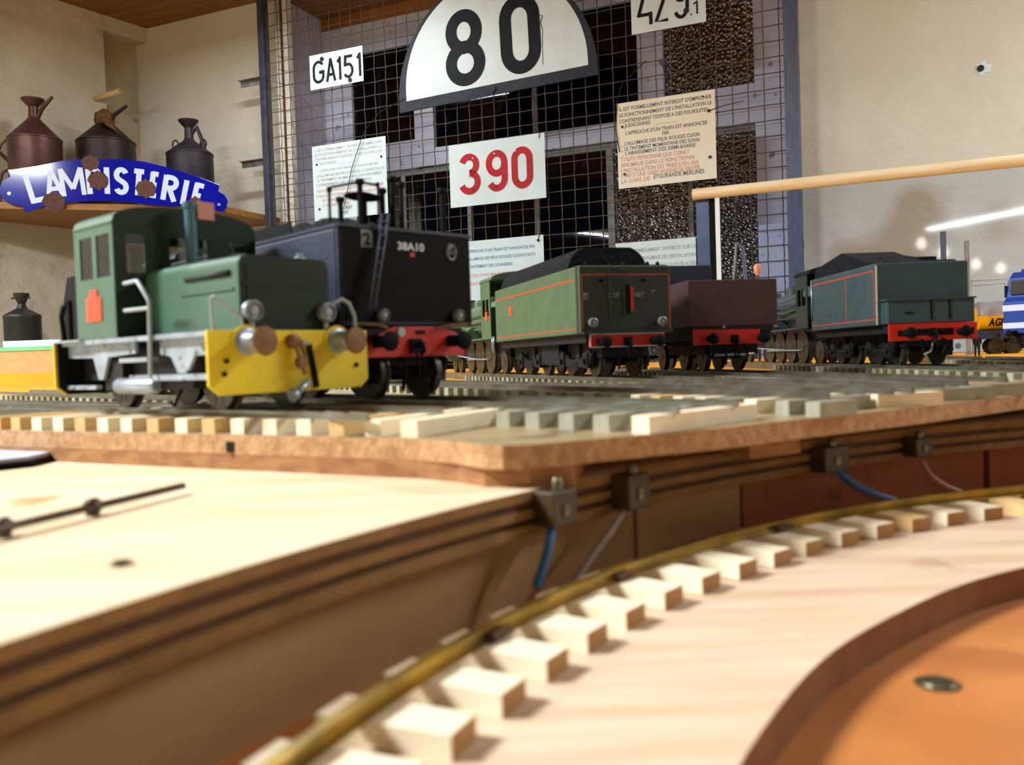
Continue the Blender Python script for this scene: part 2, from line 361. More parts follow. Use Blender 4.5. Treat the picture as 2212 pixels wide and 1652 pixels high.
struct(MB().box((-6, -12.3, FZ-.1), (4.2, .12, FZ)), 'floor', 'floor', MW)
# plug hole and stains in the wall on the right
t = thing('wall_hole', 'dark round screw hole ringed by chipped white filler in the cream wall, upper right', 'wall hole', MW @ Matrix.Translation((1.551, 0, .829)))
mb = MB(); 
pts = [(.021*(1+.35*sin(k*2.3))*cos(k*pi/8)+.006, .02*(1+.3*cos(k*1.7))*sin(k*pi/8)) for k in range(16)]
mb.prism(pts, -.0015, .0, 'y'); mb.build('filler', 'enamel_white', t)
MB().lathe([(.0095, 0), (.0095, .004), (.007, .004)], (0, -.0055, 0), (0, 1, 0), 16).build('plug', 'fly_black', t)

# window
win = bpy.data.objects.new('window_1', None); S.collection.objects.link(win); win.matrix_world = MW; win['kind'] = 'structure'
D0, D1 = .29, .33
def wbar(s0, s1, z0, z1, d0=D0, d1=D1, name='frame_bar', m='window_paint', bv=.003): return MB().box((s0, d0, z0), (s1, d1, z1)).build(name, m, win, bevel=bv)
wbar(WS0, -.84, -.15, 1.479, name='stile'); wbar(.863, WS1, -.15, 1.479, name='stile')
wbar(WS0, WS1, 1.352, 1.479, D0-.004, D1+.004, name='head_rail')
MB().box((WS0, .28, 1.479), (WS1, .36, CZ)).build('lintel', 'lintel_wood', win)
wbar(WS0, WS1, .83, .905, .284, .336, name='transom'); wbar(-.84, -.531, .905, .953, name='sash_rail'); wbar(-.531, -.438, .83, 1.352, .283, .335, name='mullion')
wbar(.436, .535, .83, 1.352, .283, .335, name='mullion'); wbar(.535, .863, .905, .975, name='sash_rail')
wbar(-.84, .863, .805, .83, .30, .34, name='drip_rail', m='iron_bar')
for s0, s1, z0, z1 in ((.002, .021, .905, 1.352), (-.612, -.592, -.15, .81), (-.302, -.285, -.15, .81), (-.003, .017, -.15, .81), (.30, .327, -.15, .81), (.614, .63, -.15, .81)):
    wbar(s0, s1, z0, z1, .296, .318, name='glazing_bar', m='iron_bar', bv=0)
wbar(-.84, .863, .14, .165, .296, .318, name='glazing_bar', m='iron_bar', bv=0)
for s0, s1, z0, z1, hm in ((-.84, -.531, .953, 1.352, 0), (-.438, .002, .905, 1.352, 0), (.021, .436, .905, 1.352, 0), (.535, .863, .975, 1.352, 1),
        (-.84, -.612, -.15, .81, 0), (-.592, -.302, -.15, .81, 0), (-.285, -.003, -.15, .81, 0), (.017, .30, -.15, .81, 0), (.327, .614, -.15, .81, 1), (.63, .863, -.15, .81, 1)):
    MB().box((s0, .306, z0), (s1, .310, z1)).build('pane', 'hammered_pane' if hm else 'clear_pane', win)

# steel posts and woven wire screen in front of the window
def px_local(x, y, d): v = on_frame(MW, x, y, d); return v.x, v.z
MD = -.1
t = thing('screen_post', 'dark steel upright at the left edge of the wire mesh', 'post', MW @ Matrix.Translation((-.992, MD, 0)))
MB().box((-.013, -.02, -.35), (.013, .02, CZ)).build('bar', 'steel_post', t, bevel=.002)
for xx, yy in ((520, 183), (523, 357)):
    v = on_frame(MW, xx, yy, MD)
    e = MB().box((v.x+.992, .0, v.z-.012), (-.008, .004, v.z+.012)).box((v.x+.992, -.02, v.z+.009), (-.008, .004, v.z+.012)); e.build('bracket', 'iron_bar', t)
t = thing('screen_post', 'blue-grey steel upright at the right edge of the wire mesh', 'post', MW @ Matrix.Translation((1.024, MD, 0)))
MB().box((-.022, -.02, -.35), (.022, .02, CZ)).build('bar', 'post_blue', t, bevel=.002)
v = on_frame(MW, 1722, 530, -.1)
MB().lathe([(.012, -.02), (.02, -.012), (.02, .012), (.012, .02)], (v.x-1.024+.0, .0, v.z), (0, 0, 1), 12).build('catch', 'black_metal', t)
MB().box((-1.012+.035, -.012, -.35), (-1.012+.06, .012, CZ))
t = thing('conduit_pipe', 'cream painted pipe with a rusty streak running up beside the left mesh post', 'pipe', MW @ Matrix.Translation((-.957, MD+.05, 0)))
MB().tube([(0, 0, -.3), (0, 0, CZ)], .012, 10).build('pipe', 'plaster', t); MB().box((.0125, -.002, -.3), (.0175, .012, CZ)).build('rust_streak', 'rust_brown', t)
MB().box((.0176, .006, -.3), (.045, .03, CZ)).build('batten', 'plaster', t)
scr = thing('wire_mesh_screen', 'rusty woven wire mesh stretched between two steel posts before the window', 'wire mesh', MW @ Matrix.Translation((0, MD, 0)))
CELL = .049; nv = int((1.0+.975)/CELL)
hs = []
for i in range(nv+1):
    s = -.972 + i*CELL; pts = []; k = 0; z = -.1
    while z < CZ: pts.append((s+.0004*random.uniform(-1, 1), .0022*(1 if (k//1) % 2 else -1)*(1 if i % 2 else -1), z)); z += CELL/2 if False else CELL; k += 1
    p2 = []
    for a, b in zip(pts, pts[1:]): p2 += [a, ((a[0]+b[0])/2+.0012, 0, (a[2]+b[2])/2)]
    MB().tube(p2+[pts[-1]], .0018, 5, False).build('wire', 'rusty_wire', scr)
for j in range(int((CZ+.1)/CELL)+1):
    z = -.1+j*CELL; p2 = []
    for i in range(nv+1):
        s = -.972+i*CELL; p2 += [(s, .0022*(1 if i % 2 else -1)*(-1 if j % 2 else 1)*-1, z+.0004*random.uniform(-1, 1)), (s+CELL/2, 0, z)]
    MB().tube([(-.978, 0, z)]+p2[:-1]+[(1.001, 0, z)], .0017, 5, False).build('wire', 'rusty_wire', scr)

# ------------------------------------------------------------------ enamel signs wired to the mesh
SD = -.125
def sign(name, label, s0, s1, z0, z1, m='enamel_white', holes=(), grp=None, tilt=0):
    M = MW @ Matrix.Translation(((s0+s1)/2, SD, (z0+z1)/2)) @ Matrix.Rotation(tilt, 4, 'Y')
    t = thing(name, label, 'sign', M, grp); w = (s1-s0)/2; h = (z1-z0)/2
    MB().box((-w, 0, -h), (w, .002, h)).build('plate', m, t, bevel=.0008)
    for (x, z, r) in holes:
        o = MB(); o.lathe([(r, 0), (r, .003), (r*.6, .003)], (x, -.0032, z), (0, 1, 0), 12); o.build('bolt', 'fly_black', t)
    return t, w, h
# GA151
t, w, h = sign('number_plate', 'small white plate reading GA151 wired to the mesh, upper left', -.757, -.515, 1.078, 1.211, holes=((-.062, .045, .0085), (.062, -.054, .0085)))
mb = MB()
cx, cz = -.636, 1.1445
for ch, a, b_ in (('G', -.743, -.689), ('A', -.683, -.636), ('1', -.634, -.612), ('5', -.602, -.556), ('1', -.545, -.523)): glyph_box(mb, ch, a-cx, b_-cx, 1.099-cz, 1.186-cz, .0105, -.0002)
mb.build('lettering', 'sign_black', t)
# 80
t = thing('speed_board', 'large half-round white board reading 80 with a thick dark border', 'sign', MW @ Matrix.Translation((.021, SD, .946)) @ Matrix.Rotation(rad(-1.6), 4, 'Y'))
R = .385; HB = .43
def dome(r, hb, n=40): return [(-r, 0)]+[(r*-cos(pi*i/n), .03+ (hb-.03)*sin(pi*i/n)) for i in range(n+1)]+[(r, 0)]
MB().prism(dome(R, HB), 0, .006, 'y').build('border', 'sign_border', t, bevel=.001)
MB().prism([(x*.915, .038+z*.89) for x, z in dome(R, HB)], -.001, .0005, 'y').build('face', 'enamel_white', t)
mb = MB(); glyph_box(mb, '8', -.182, -.025, .05, .322, .044, -.0012); glyph_box(mb, '0', .036, .188, .053, .328, .045, -.0012); mb.build('lettering', 'sign_black', t)
mb = MB(); mb.lathe([(.011, 0), (.011, .004)], (-.002, -.005, .022), (0, 1, 0), 12); mb.tube([(-.002, -.004, .022), (0, -.004, -.01), (-.003, -.002, -.03)], .0016, 6); mb.build('bolt', 'fly_black', t)
MB().tube([(.196, -.002, .19), (.19, -.002, .215), (.2, -.002, .235), (.187, -.002, .24)], .0012, 4).tube([(.196, -.002, .19), (.19, -.002, .07)], .0008, 4).build('scratch', 'sign_black', t)
# 390
t, w, h = sign('number_plate', 'white plate reading 390 in red numerals, hung mid mesh', -.166, .206, .565, .790, 'enamel_pale')
mb = MB()
for ch, a, b_ in (('3', -.128, -.042), ('9', -.020, .064), ('0', .079, .160)): glyph_box(mb, ch, a-.02, b_-.02, .606-.6775, .752-.6775, .0235, -.0003)
mb.build('lettering', 'sign_red', t)
for x, z in ((-.09, .056), (-.005, .062), (.075, .062), (-.09, -.056), (-.002, -.055), (.08, -.045)):
    MB().lathe([(.0032, 0), (.0032, .002)], (x, -.003, z), (0, 1, 0), 8).build('nail', 'fly_black' if z < 0 else 'enamel_pale', t)
MB().tube([(.166, -.002, .095), (.17, -.003, .115), (.168, .02, .135)], .0014, 5).build('tie_wire', 'fly_black', t)
# 429.1
t, w, h = sign('number_plate', 'white plate reading 429.1 cut by the top of the picture', .525, .769, 1.067, 1.272, holes=((.06, -.057, .009),))
mb = MB()
for ch, a, b_ in (('4', .542, .596), ('2', .603, .653), ('9', .664, .716)): glyph_box(mb, ch, a-.647, b_-.647, 1.090-1.1695, 1.226-1.1695, .011, -.0002)
glyph_box(mb, '1', .728-.647, .744-.647, 1.096-1.1695, 1.138-1.1695, .005, -.0002); mb.lathe([(.003, 0), (.003, .0005)], (.075, -.001, -.072), (0, 1, 0), 8); mb.build('lettering', 'sign_black', t)
# warning plates
def warn(label, s0, s1, z0, z1, m, lines, holes=(), grp=None):
    t, w, h = sign('warning_plate', label, s0, s1, z0, z1, m, holes, grp)
    groups = {}
    for txt, x0, x1, z, hh, mm in lines:
        mb = groups.setdefault(mm, MB()); mb_h = hh
        text_mb(mb, txt, -w+x0*2*w, -h+(1-z)*2*h, hh, (x1-x0)*2*w, -.0001, bold=.012)
    for mm, mb in groups.items(): mb.build('lettering', mm, t)
    return t, w, h
K, G_, R_, O_, B_ = 'text_black', 'text_grey', 'text_red', 'text_orange', 'text_blue'
t, w, h = warn('yellowed warning plate right of centre naming EYGURANDE MERLINES', .465, .790, .567, .850, 'enamel_aged', [
    ('IL EST FORMELLEMENT INTERDIT D\'EMPECHER', .03, .97, .095, .0125, K), ('LE FONCTIONNEMENT DE L\'INSTALLATION LE', .03, .97, .165, .0125, K),
    ('CONTREVENANT S\'EXPOSE A DES POURSUITES', .03, .93, .235, .0125, K), ('JUDICIAIRES', .08, .35, .29, .0125, K), ('_________', .4, .62, .30, .008, K),
    ('L\'APPROCHE D\'UN TRAIN EST ANNONCEE', .09, .92, .38, .0125, K), ('PAR', .47, .54, .435, .0125, K),
    ('_ L\'ALLUMAGE DES FEUX ROUGES CLIGN', .04, .84, .50, .0125, K), ('_ LE TINTEMENT MOMENTANE DES SONN', .04, .84, .56, .0125, K), ('_ L\'ABAISSEMENT DES DEMI-BARRIE', .04, .80, .615, .0125, K),
    ('TOUTE PERSONNE QUI CONST', .03, .74, .685, .014, R_), ('ANOMALIE DANS LE FONCTIONN', .03, .78, .75, .014, R_), ('L\'INSTALLATION EST PRIEE D\'EN AVI', .03, .82, .815, .014, R_),
    ('CHEF D\'UNE GARE VOISINE.DE PREFER', .03, .84, .875, .014, O_), ('LA GARE DE', .03, .33, .94, .014, O_), ('EYGURANDE MERLINES', .37, .88, .925, .014, K)],
    holes=((-.143, .062, .004), (-.14, -.095, .004), (.143, .075, .005), (.143, -.072, .005), (.125, .123, .003)))
MB().tube([(.143, -.004, .075), (.2, -.002, .086), (.25, .015, .095)], .0012, 5).build('tie_wire', 'fly_black', t)
MB().tube([(-.155, -.003, -.02), (-.166, -.003, .06), (-.158, -.002, .15), (-.14, .0, .205), (-.06, .01, .27)], .0016, 5).build('cord', 'fly_black', t)
t, w, h = warn('pale warning plate on the left of the mesh above the black tender', -.762, -.429, .572, .861, 'enamel_pale', [
    ('IL EST FORMELLEMENT INTERDIT D\'EMPECHER', .03, .95, .08, .0105, G_), ('LE FONCTIONNEMENT DE L\'INSTALLATION LE', .03, .95, .14, .0105, G_),
    ('CONTREVENANT S\'EXPOSE A DES POURSUITES', .03, .95, .20, .0105, G_), ('JUDICIAIRES', .1, .33, .26, .0105, G_), ('_________', .36, .6, .27, .008, G_),
    ('L\'APPROCHE D\'UN TRAIN EST ANNONCEE PAR', .1, .9, .35, .009, G_), ('L\'ALLUMAGE DES FEUX ROUGES CLIGNOTANTS', .05, .97, .42, .0105, G_),
    ('LE TINTEMENT MOMENTANE DES SONNERIES', .05, .94, .48, .0105, G_), ('L\'ABAISSEMENT DES DEMI-BARRIERES', .05, .8, .54, .0105, G_),
    ('TOUTE PERSONNE QUI CONSTATE UNE ANOMALIE', .04, .95, .625, .0105, R_), ('DANS LE FONCTIONNEMENT DE L\'INSTALLATION', .04, .94, .69, .0105, R_),
    ('EST PRIEE D\'EN AVISER LE CHEF', .12, .7, .755, .0105, R_), ('D\'UNE GARE VOISINE', .12, .5, .82, .0105, R_), ('GANNAY', .36, .53, .885, .0145, K), ('EVRAY', .36, .48, .945, .0145, K)],
    holes=((-.145, .073, .004), (.146, .07, .004), (-.14, -.1, .004)))
MB().tube([(-.02, -.01, -.10), (.02, -.01, .04), (.08, -.01, .17), (.15, -.003, .235), (.26, .0, .27)], .0015, 5).build('cord', 'fly_black', t)
t, w, h = warn('white warning plate below the red 390 plate, half hidden by the green tender', -.125, .190, .19, .439, 'enamel_pale', [
    ('L\'APPROCHE D\'UN TRAIN EST ANNONCEE PAR', .04, .90, .17, .011, B_), ('L\'ALLUMAGE DES FEUX ROUGES CLIGNOTANTS', .04, .90, .28, .011, B_), ('LE TINTEMENT DES SONNERIES', .04, .62, .39, .011, B_),
    ('EN CAS D\'ANOMALIE PREVENIR LA', .04, .74, .52, .012, R_), ('GARE DE', .06, .26, .64, .012, R_), ('GANNAT', .3, .5, .64, .012, K)], holes=((.139, .106, .005),))
MB().tube([(.139, -.004, .106), (.143, -.004, .12), (.141, .01, .135)], .0014, 5).build('tie_wire', 'fly_black', t)
warn('white warning plate low on the mesh behind the green tender, beside the steel strut', .448, .717, .14, .386, 'enamel_pale', [
    ('IL EST FORMELLEMENT INTERDIT SUR LE', .04, 1.0, .14, .0125, G_), ('LE FONCTIONNEMENT DE L\'INSTALLATION', .1, 1.0, .25, .0125, G_), ('LE CONTREVENANT S\'EXPOSE A DES', .17, 1.0, .36, .0125, G_),
    ('POURSUITES JUDICIAIRES', .29, .9, .47, .0125, G_), ('UN TRAIN EST ANNONCEE', .45, .99, .65, .0125, G_)])

# ------------------------------------------------------------------ shelf, oil cans, LAMPISTERIE sign
SZ0, SZ1 = .603, .627
A_ = Vector((-1.98, 3.02)); B_2 = Vector((-1.075, 3.289))
shp = [(P0.x, P0.y), (P0.x+DL.x*1.03, P0.y+DL.y*1.03), (A_.x, A_.y), (B_2.x, B_2.y)]
bk = MW @ Vector(((MW.inverted() @ Vector((B_2.x, B_2.y, 0))).x, 0, 0)); shp.append((bk.x, bk.y))
o = MB().prism(shp, SZ0, SZ1).build('corner_shelf', 'shelf_wood', bevel=.001)
tag(o, 'brown wooden board shelf across the left corner below the blue sign', 'shelf')
FE = (B_2-A_).normalized(); MS = at((A_.x, A_.y, 0), (FE.x, FE.y, 0))     # sign frame at the shelf's front edge
def sp(x, y, d=-.012): v = on_frame(MS, x, y, d); return (v.x, v.z)
outline = [sp(*p) for p in [(0, 405), (4, 392), (14, 386), (22, 382), (17, 367), (40, 364), (80, 358), (110, 352), (135, 347), (170, 344), (215, 344), (262, 344), (310, 349), (360, 361), (410, 376), (450, 390), (474, 400), (472, 413), (485, 421), (492, 434), (490, 448), (480, 458), (466, 455), (455, 448), (420, 443), (370, 446), (320, 442), (270, 436), (215, 434), (160, 437), (120, 442), (90, 448), (56, 459), (48, 445), (30, 444), (10, 434), (0, 420)]]
t = thing('enamel_sign', 'arched cobalt blue enamel sign reading LAMPISTERIE with rust chips', 'sign', MS)
MB().prism(outline, -.014, -.010, 'y').build('plate', 'enamel_blue', t, bevel=.0008)
L_ = [('L', 74, 407, 58, -14, 36), ('A', 115, 396, 57, -9, 37), ('M', 156, 393, 58, -6, 47), ('P', 203, 390, 57, -3, 30), ('I', 231, 390, 57, 0, 11), ('S', 262, 391, 57, 2, 29), ('T', 299, 394, 56, 6, 30), ('E', 333, 399, 55, 9, 23), ('R', 368, 407, 55, 11, 33), ('I', 399, 415, 54, 13, 11), ('E', 427, 422, 53, 15, 27)]
mb = MB()
for ch, x, y, hp, rot, wp_ in L_:
    c = on_frame(MS, x, y, -.0142); hh = hp/FPX*3.15; ww = wp_/FPX*3.25; st = .0155 if ch in 'AM' else .0185; q = MB()
    P_ = [p for pts, cl in GLY[ch] for p in pts]; ax = min(p[0] for p in P_); bx = max(p[0] for p in P_)
    for k, (pts, cl) in enumerate(GLY[ch]):
        kx = (ww-st)/(bx-ax) if ch != 'I' else 0
        stroke_mb(q, [((p[0]-(ax+bx)/2)*kx, (p[1]-.5)*hh) for p in pts], st, -.0001*k, th=0, closed=cl)
    a = rad(rot); mb.add([(c.x+v[0]*cos(a)+v[2]*sin(a), -.0145+v[1]-.00002*(x % 7), c.z-v[0]*sin(a)+v[2]*cos(a)) for v in q.v], q.f, False)
mb.build('lettering', 'letter_pale', t)
for x, y, r in ((212, 390, 19), (315, 408, 19), (116, 436, 20), (422, 438, 13), (195, 352, 16)):
    c = on_frame(MS, x, y, -.0145); rr = r/FPX*3.4
    pts = [(c.x+rr*(1+.14*sin(2.7*k))*cos(k*pi/8), c.z+rr*(.95+.14*cos(3.1*k))*sin(k*pi/8)) for k in range(16)]
    MB().prism(pts, -.0156, -.0149, 'y').build('rust_chip', 'rust_brown', t)
for x, y in ((20, 418), (473, 442)):
    c = on_frame(MS, x, y, -.0145); MB().lathe([(.006, 0), (.006, .003), (.003, .004)], (c.x, -.0175, c.z), (0, 1, 0), 10).build('eyelet', 'steel_bright', t)
def oil_can(label, x, ybase_z, R_px, depth, mt, spout, ztop_px, lugs=False, rag=False, handle=True, sh=None, nb=None):
    d = ray(x, 400); dd = Vector((d.x, d.y, 0)); P = Vector((d.x/d.y*depth, depth, ybase_z)); R = R_px/FPX*depth
    t = thing('oil_can', label, 'oil can', Matrix.Translation(P), 'oil cans in the corner')
    ztop = on_frame(at((P.x, P.y, 0), (1, 0, 0)), x, ztop_px).z - ybase_z
    zl = lambda yy: on_frame(at((P.x, P.y, 0), (1, 0, 0)), x, yy).z - ybase_z
    zs = zl(sh) if sh else ztop*.52; zn = zl(nb) if nb else ztop*.80
    MB().lathe([(R*.97, 0), (R, .004), (R, zs-.006), (R*1.02, zs-.004), (R*1.02, zs), (R*.98, zs+.004), (R*.30, zn-.012), (R*.2, zn)], n=32).build('body', mt, t)
    if not rag:
        MB().lathe([(R*.2, zn-.002), (R*.18, ztop-.03), (R*.42, ztop-.006), (R*.44, ztop), (R*.3, ztop-.002)], n=20).build('neck', mt, t)
    if spout:
        MB().tube([(R*.1, 0, zn-.01), (R*.4, -.01, zn+(ztop-zn)*.42), (R*.9, -.02, ztop*1.0)], [.009, .008, .006], 10).build('spout', mt, t)
    if lugs:
        for sx in (-1, 1):
            MB().tube([(sx*R*.62+.012*cos(k*pi/6), 0, zs+.042+.016*sin(k*pi/6)) for k in range(13)], .0035, 6, False).build('ring_handle', mt, t)
        MB().tube([(R*.15, 0, ztop-.05), (R*.4, -.01, ztop-.03), (R*.62, -.01, zs+.05), (R*.7, -.01, zs+.02)], .008, 6).build('chain', mt, t)
    if handle:
        MB().tube([(-R*.9, 0, zs+.02), (-R*1.35, 0, zs-.01), (-R*1.5, 0, zs-.04)], .004, 6).tube([(-R*1.55, 0, zs-.035), (-R*.98, 0, zs-.085)], .008, 6).build('handle', mt, t)
        MB().tube([(-R, 0, zs-.1), (-R*1.3, -.01, zs-.12), (-R*1.45, -.01, zs-.16), (-R*1.45, -.01, .01)], .005, 6).build('handle', mt, t)
    if rag:
        m = MB(); m.lathe([(R*.28, zn-.03), (R*.36, zn), (R*.33, zn+.03), (R*.28, ztop-.02), (R*.1, ztop-.005)], n=9); m.build('rag', 'rag', t)
        MB().add([(R*.2, -R*.35, zn+.01), (R*.75, -R*.55, zs+.02), (R*.35, -R*.75, zs+.05), (R*.05, -R*.4, zn)], [(0, 1, 2, 3)]).build('rag', 'rag', t)
    return t
oil_can('rusty brown oil can with funnel neck and side spout, leftmost on the shelf', 80, SZ1, 53, 3.27, 'can_brown', 1.0, 214, sh=302, nb=254)
oil_can('black oil can with a brown rag over its neck, middle of the shelf', 233, SZ1, 59, 3.42, 'can_black', 1.0, 233, rag=True, handle=False, sh=309, nb=262)
oil_can('slim dark grey oil can with ring handles, rightmost on the shelf', 413, SZ1, 48, 3.42, 'can_grey', 0, 260, lugs=True, handle=False, sh=334, nb=300)
# wooden peg on the wall
a = on_frame(ML, 205, 214, 0); b = on_frame(ML, 250, 200, -.06); 
M = ML
o = MB().tube([ML @ Vector((a.x, .005, a.z)), ML @ Vector((b.x, -.09, b.z))], .012, 8).build('wall_peg', 'sleeper_tan'); tag(o, 'pale wooden peg sticking out of the left wall above the middle oil can', 'peg')

# ------------------------------------------------------------------ turntable pit
C1 = Vector((.275, .003)); C2 = Vector((.404, -.105)); RW = .5208; ZB = -.0195
def pol(c, r, a): return (c.x+r*cos(rad(a)), c.y+r*sin(rad(a)))
deckB = thing('plywood_deck', 'pale plywood deck with a curved layered edge around the turntable pit', 'baseboard')
arcs = lambda r: [pol(C2, r, 178-i*2) for i in range(70)]
outer = [(1.3, .35), (1.3, .94), (-1.3, .94), (-1.3, -.12), (-.4, -.12)]
zt = ZB
for k, (dz, m, dr) in enumerate(((.0028, ('plywood', 'ply_light'), 0), (.0022, ('ply_dark', 'ply_dark'), .0012), (.0024, ('ply_light', 'ply_light'), .0002), (.0018, ('ply_dark', 'ply_dark'), .0014), (.0028, ('ply_light', 'ply_light'), .0))):
    poly = arcs(RW+dr)+outer; m_ = MB(); n = len(poly)
    m_.m(0).add([(x, y, zt) for x, y in poly], [tuple(range(n))])
    m_.m(1).add([(x, y, zt) for x, y in poly]+[(x, y, zt-dz) for x, y in poly], [(i, (i+1) % n, n+(i+1) % n, n+i) for i in range(n)]+[tuple(range(n, 2*n))[::-1]])
    m_.build('veneer', m, deckB); zt -= dz
ZP = zt
# pit wall panels
pw = thing('turntable_pit', 'round turntable pit with brown side panels, pale plywood ring and orange-brown floor, foreground', 'turntable pit')
def band(c, r0, r1, a0, a1, z0, z1, n=24):
    m_ = MB(); vs = []; fs = []
    for i in range(n+1):
        a = a0+(a1-a0)*i/n
        for r, z in ((r0, z0), (r1, z0), (r1, z1), (r0, z1)): x, y = pol(c, r, a); vs.append((x, y, z))
    for i in range(n):
        for k in range(4): fs.append((i*4+k, i*4+(k+1) % 4, (i+1)*4+(k+1) % 4, (i+1)*4+k))
    fs += [(0, 1, 2, 3), (n*4, n*4+3, n*4+2, n*4+1)]
    return m_.add(vs, fs)
def ang(p, c=C2): return math.degrees(math.atan2(p.y-c.y, p.x-c.x))
def cyl(x, y, r, c=C2):       # photo point on the vertical cylinder of radius r about c
    d = ray(x, y); a = d.x**2+d.y**2; ox, oy = -c.x, -c.y; b = 2*(d.x*ox+d.y*oy); q = ox*ox+oy*oy-r*r; t = (-b+math.sqrt(b*b-4*a*q))/(2*a); return CAMP+d*t
a1 = ang(cyl(1598, 1080, RW+.004)); a0 = ang(cyl(1378, 1150, RW+.004)); a2 = ang(cyl(2140, 1010, RW+.004))
band(C2, RW+.005, RW+.012, 178, a0+.1, -.0545, ZP).build('panel', 'pit_panel', pw)
band(C2, RW+.004, RW+.012, a0, a1, -.0545, ZP).build('panel', 'pit_panel', pw)
band(C2, RW+.007, RW+.013, a1-.6, a2+.1, -.0545, ZP).build('panel', 'pit_panel_red', pw)
band(C2, RW+.0065, RW+.013, a2-.25, 50, -.0545, ZP).build('panel', 'pit_panel_red', pw)
band(C2, RW+.012, RW+.02, 178, 50, -.056, ZP).build('backing', 'ply_dark', pw)
# ring of plywood with the sleepers and the brass rail
ZR = -.046; CI = Vector((.252, .0158)); RI = .246
m_ = MB(); vs = []; n = 60
for i in range(n+1):
    a = 178-i*(128/n); x, y = pol(CI, RI+.0005*sin(a*.13)+.0003*sin(a*.37), a); x2, y2 = pol(C1, .3425, a)
    for X, Y, z in ((x, y, ZR), (x2, y2, ZR), (x2, y2, -.0545), (x, y, -.0545)): vs.append((X, Y, z))
top = [(i*4, i*4+1, (i+1)*4+1, (i+1)*4) for i in range(n)]; m_.m(0).add(vs, top); 
m_.m(1).add(vs, [(i*4+3, i*4, (i+1)*4, (i+1)*4+3) for i in range(n)]+[(i*4+1, i*4+2, (i+1)*4+2, (i+1)*4+1) for i in range(n)]+[(i*4+2, i*4+3, (i+1)*4+3, (i+1)*4+2) for i in range(n)])
m_.build('plywood_ring', ('ring_ply', 'ring_edge'), pw, label='pale plywood ring')
m_ = MB(); m_.prism([pol(C2, RW+.0115, a) for a in range(0, 360, 4)], -.062, -.0545)
m_.build('floor_board', 'pit_base', pw, label='orange-brown floor board')
crv = thing('curved_track', 'brass rail bent along short pale wooden sleepers on the plywood ring', 'track')
sm = {}
def sleeper_obj(parent, cx, cy, ang_, L, w, h, ztop, m):
    key = (round(L, 4), round(w, 4), round(h, 4), m)
    if key not in sm:
        q_ = MB().box((-L/2, -w/2, -h), (L/2, w/2, 0)); q_.mi = [0, 0, 0, 1, 0, 1] if parent.name == 'curved_track' else q_.mi; o = q_.build('sleeper', (m, 'sleeper_end_shade'), parent); sm[key] = o.data
    else:
        o = bpy.data.objects.new('sleeper', sm[key]); S.collection.objects.link(o); o.parent = parent
    o.location = (cx, cy, ztop); o.rotation_euler = (0, 0, ang_); return o
a = 171.2; k = 0
while a > 84:
    r = random.uniform(-.0006, .0006); x, y = pol(C1, .326+r, a)
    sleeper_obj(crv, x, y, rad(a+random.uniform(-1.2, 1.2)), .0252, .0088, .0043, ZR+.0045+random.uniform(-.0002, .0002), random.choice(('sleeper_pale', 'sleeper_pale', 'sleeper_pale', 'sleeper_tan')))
    a -= 3.2; k += 1
def rail_path(pts, parent, m, z0, h=.003, wf=.0032, wh=.0018, name='rail'):
    prof = [(-wf/2, 0), (wf/2, 0), (wf/2, .0005), (.0004, .0009), (.0004, h-.0011), (wh/2, h-.0008), (wh/2, h), (-wh/2, h), (-wh/2, h-.0008), (-.0004, h-.0011), (-.0004, .0009), (-wf/2, .0005)]
    m_ = MB(); vs = []; n = len(prof); N_ = len(pts)
    for i, p in enumerate(pts):
        a = Vector(pts[max(i-1, 0)]); b = Vector(pts[min(i+1, N_-1)]); d = (b-a).normalized(); q = Vector((-d.y, d.x))
        for u, v in prof: vs.append((p[0]+q.x*u, p[1]+q.y*u, z0+v))
    fs = [(i*n+k, i*n+(k+1) % n, (i+1)*n+(k+1) % n, (i+1)*n+k) for i in range(N_-1) for k in range(n)]+[tuple(range(n)), tuple(range((N_-1)*n, N_*n))[::-1]]
    m_.add(vs, fs); return m_.build(name, m, parent)
rail_path([pol(C1, .330, 174-i*1.5) for i in range(62)], crv, 'brass_rail', ZR+.0044, h=.0032, wf=.0034, wh=.0024)
for px_ in (1075, 1345, 1690):
    p = cyl(px_, {1075: 1390, 1345: 1255, 1690: 1150}[px_], .3288, C1)
    a = ang(p, C1); x, y = pol(C1, .3282, a); MB().box((-.0012, -.0035, 0), (.0006, .0035, .0016)).build('fishplate', 'ply_dark', crv, Matrix.Translation((x, y, ZR+.0048)) @ Matrix.Rotation(rad(a), 4, 'Z'))
def screw(x, y, z, r, label):
    p = on_z(x, y, z); t = thing('wood_screw', label, 'screw', Matrix.Translation((p.x, p.y, z)))
    MB().lathe([(r*1.25, .0001), (r*1.25, .0003), (r, .0004), (r*.9, .0008), (r*.3, .0009)], n=16).build('head', 'screw', t)
    MB().box((-r*.8, -r*.12, .0006), (r*.8, r*.12, .00095)).build('slot', 'black_metal', t)
screw(2025, 1478, -.0545, .0036, 'countersunk screw head in the orange pit floor at lower right')
screw(1832, 1432, -.0545, .0017, 'tiny pin head in the pit floor close to the ring edge')
screw(264, 1220, ZB, .0017, 'small screw head in the pale plywood at lower left')
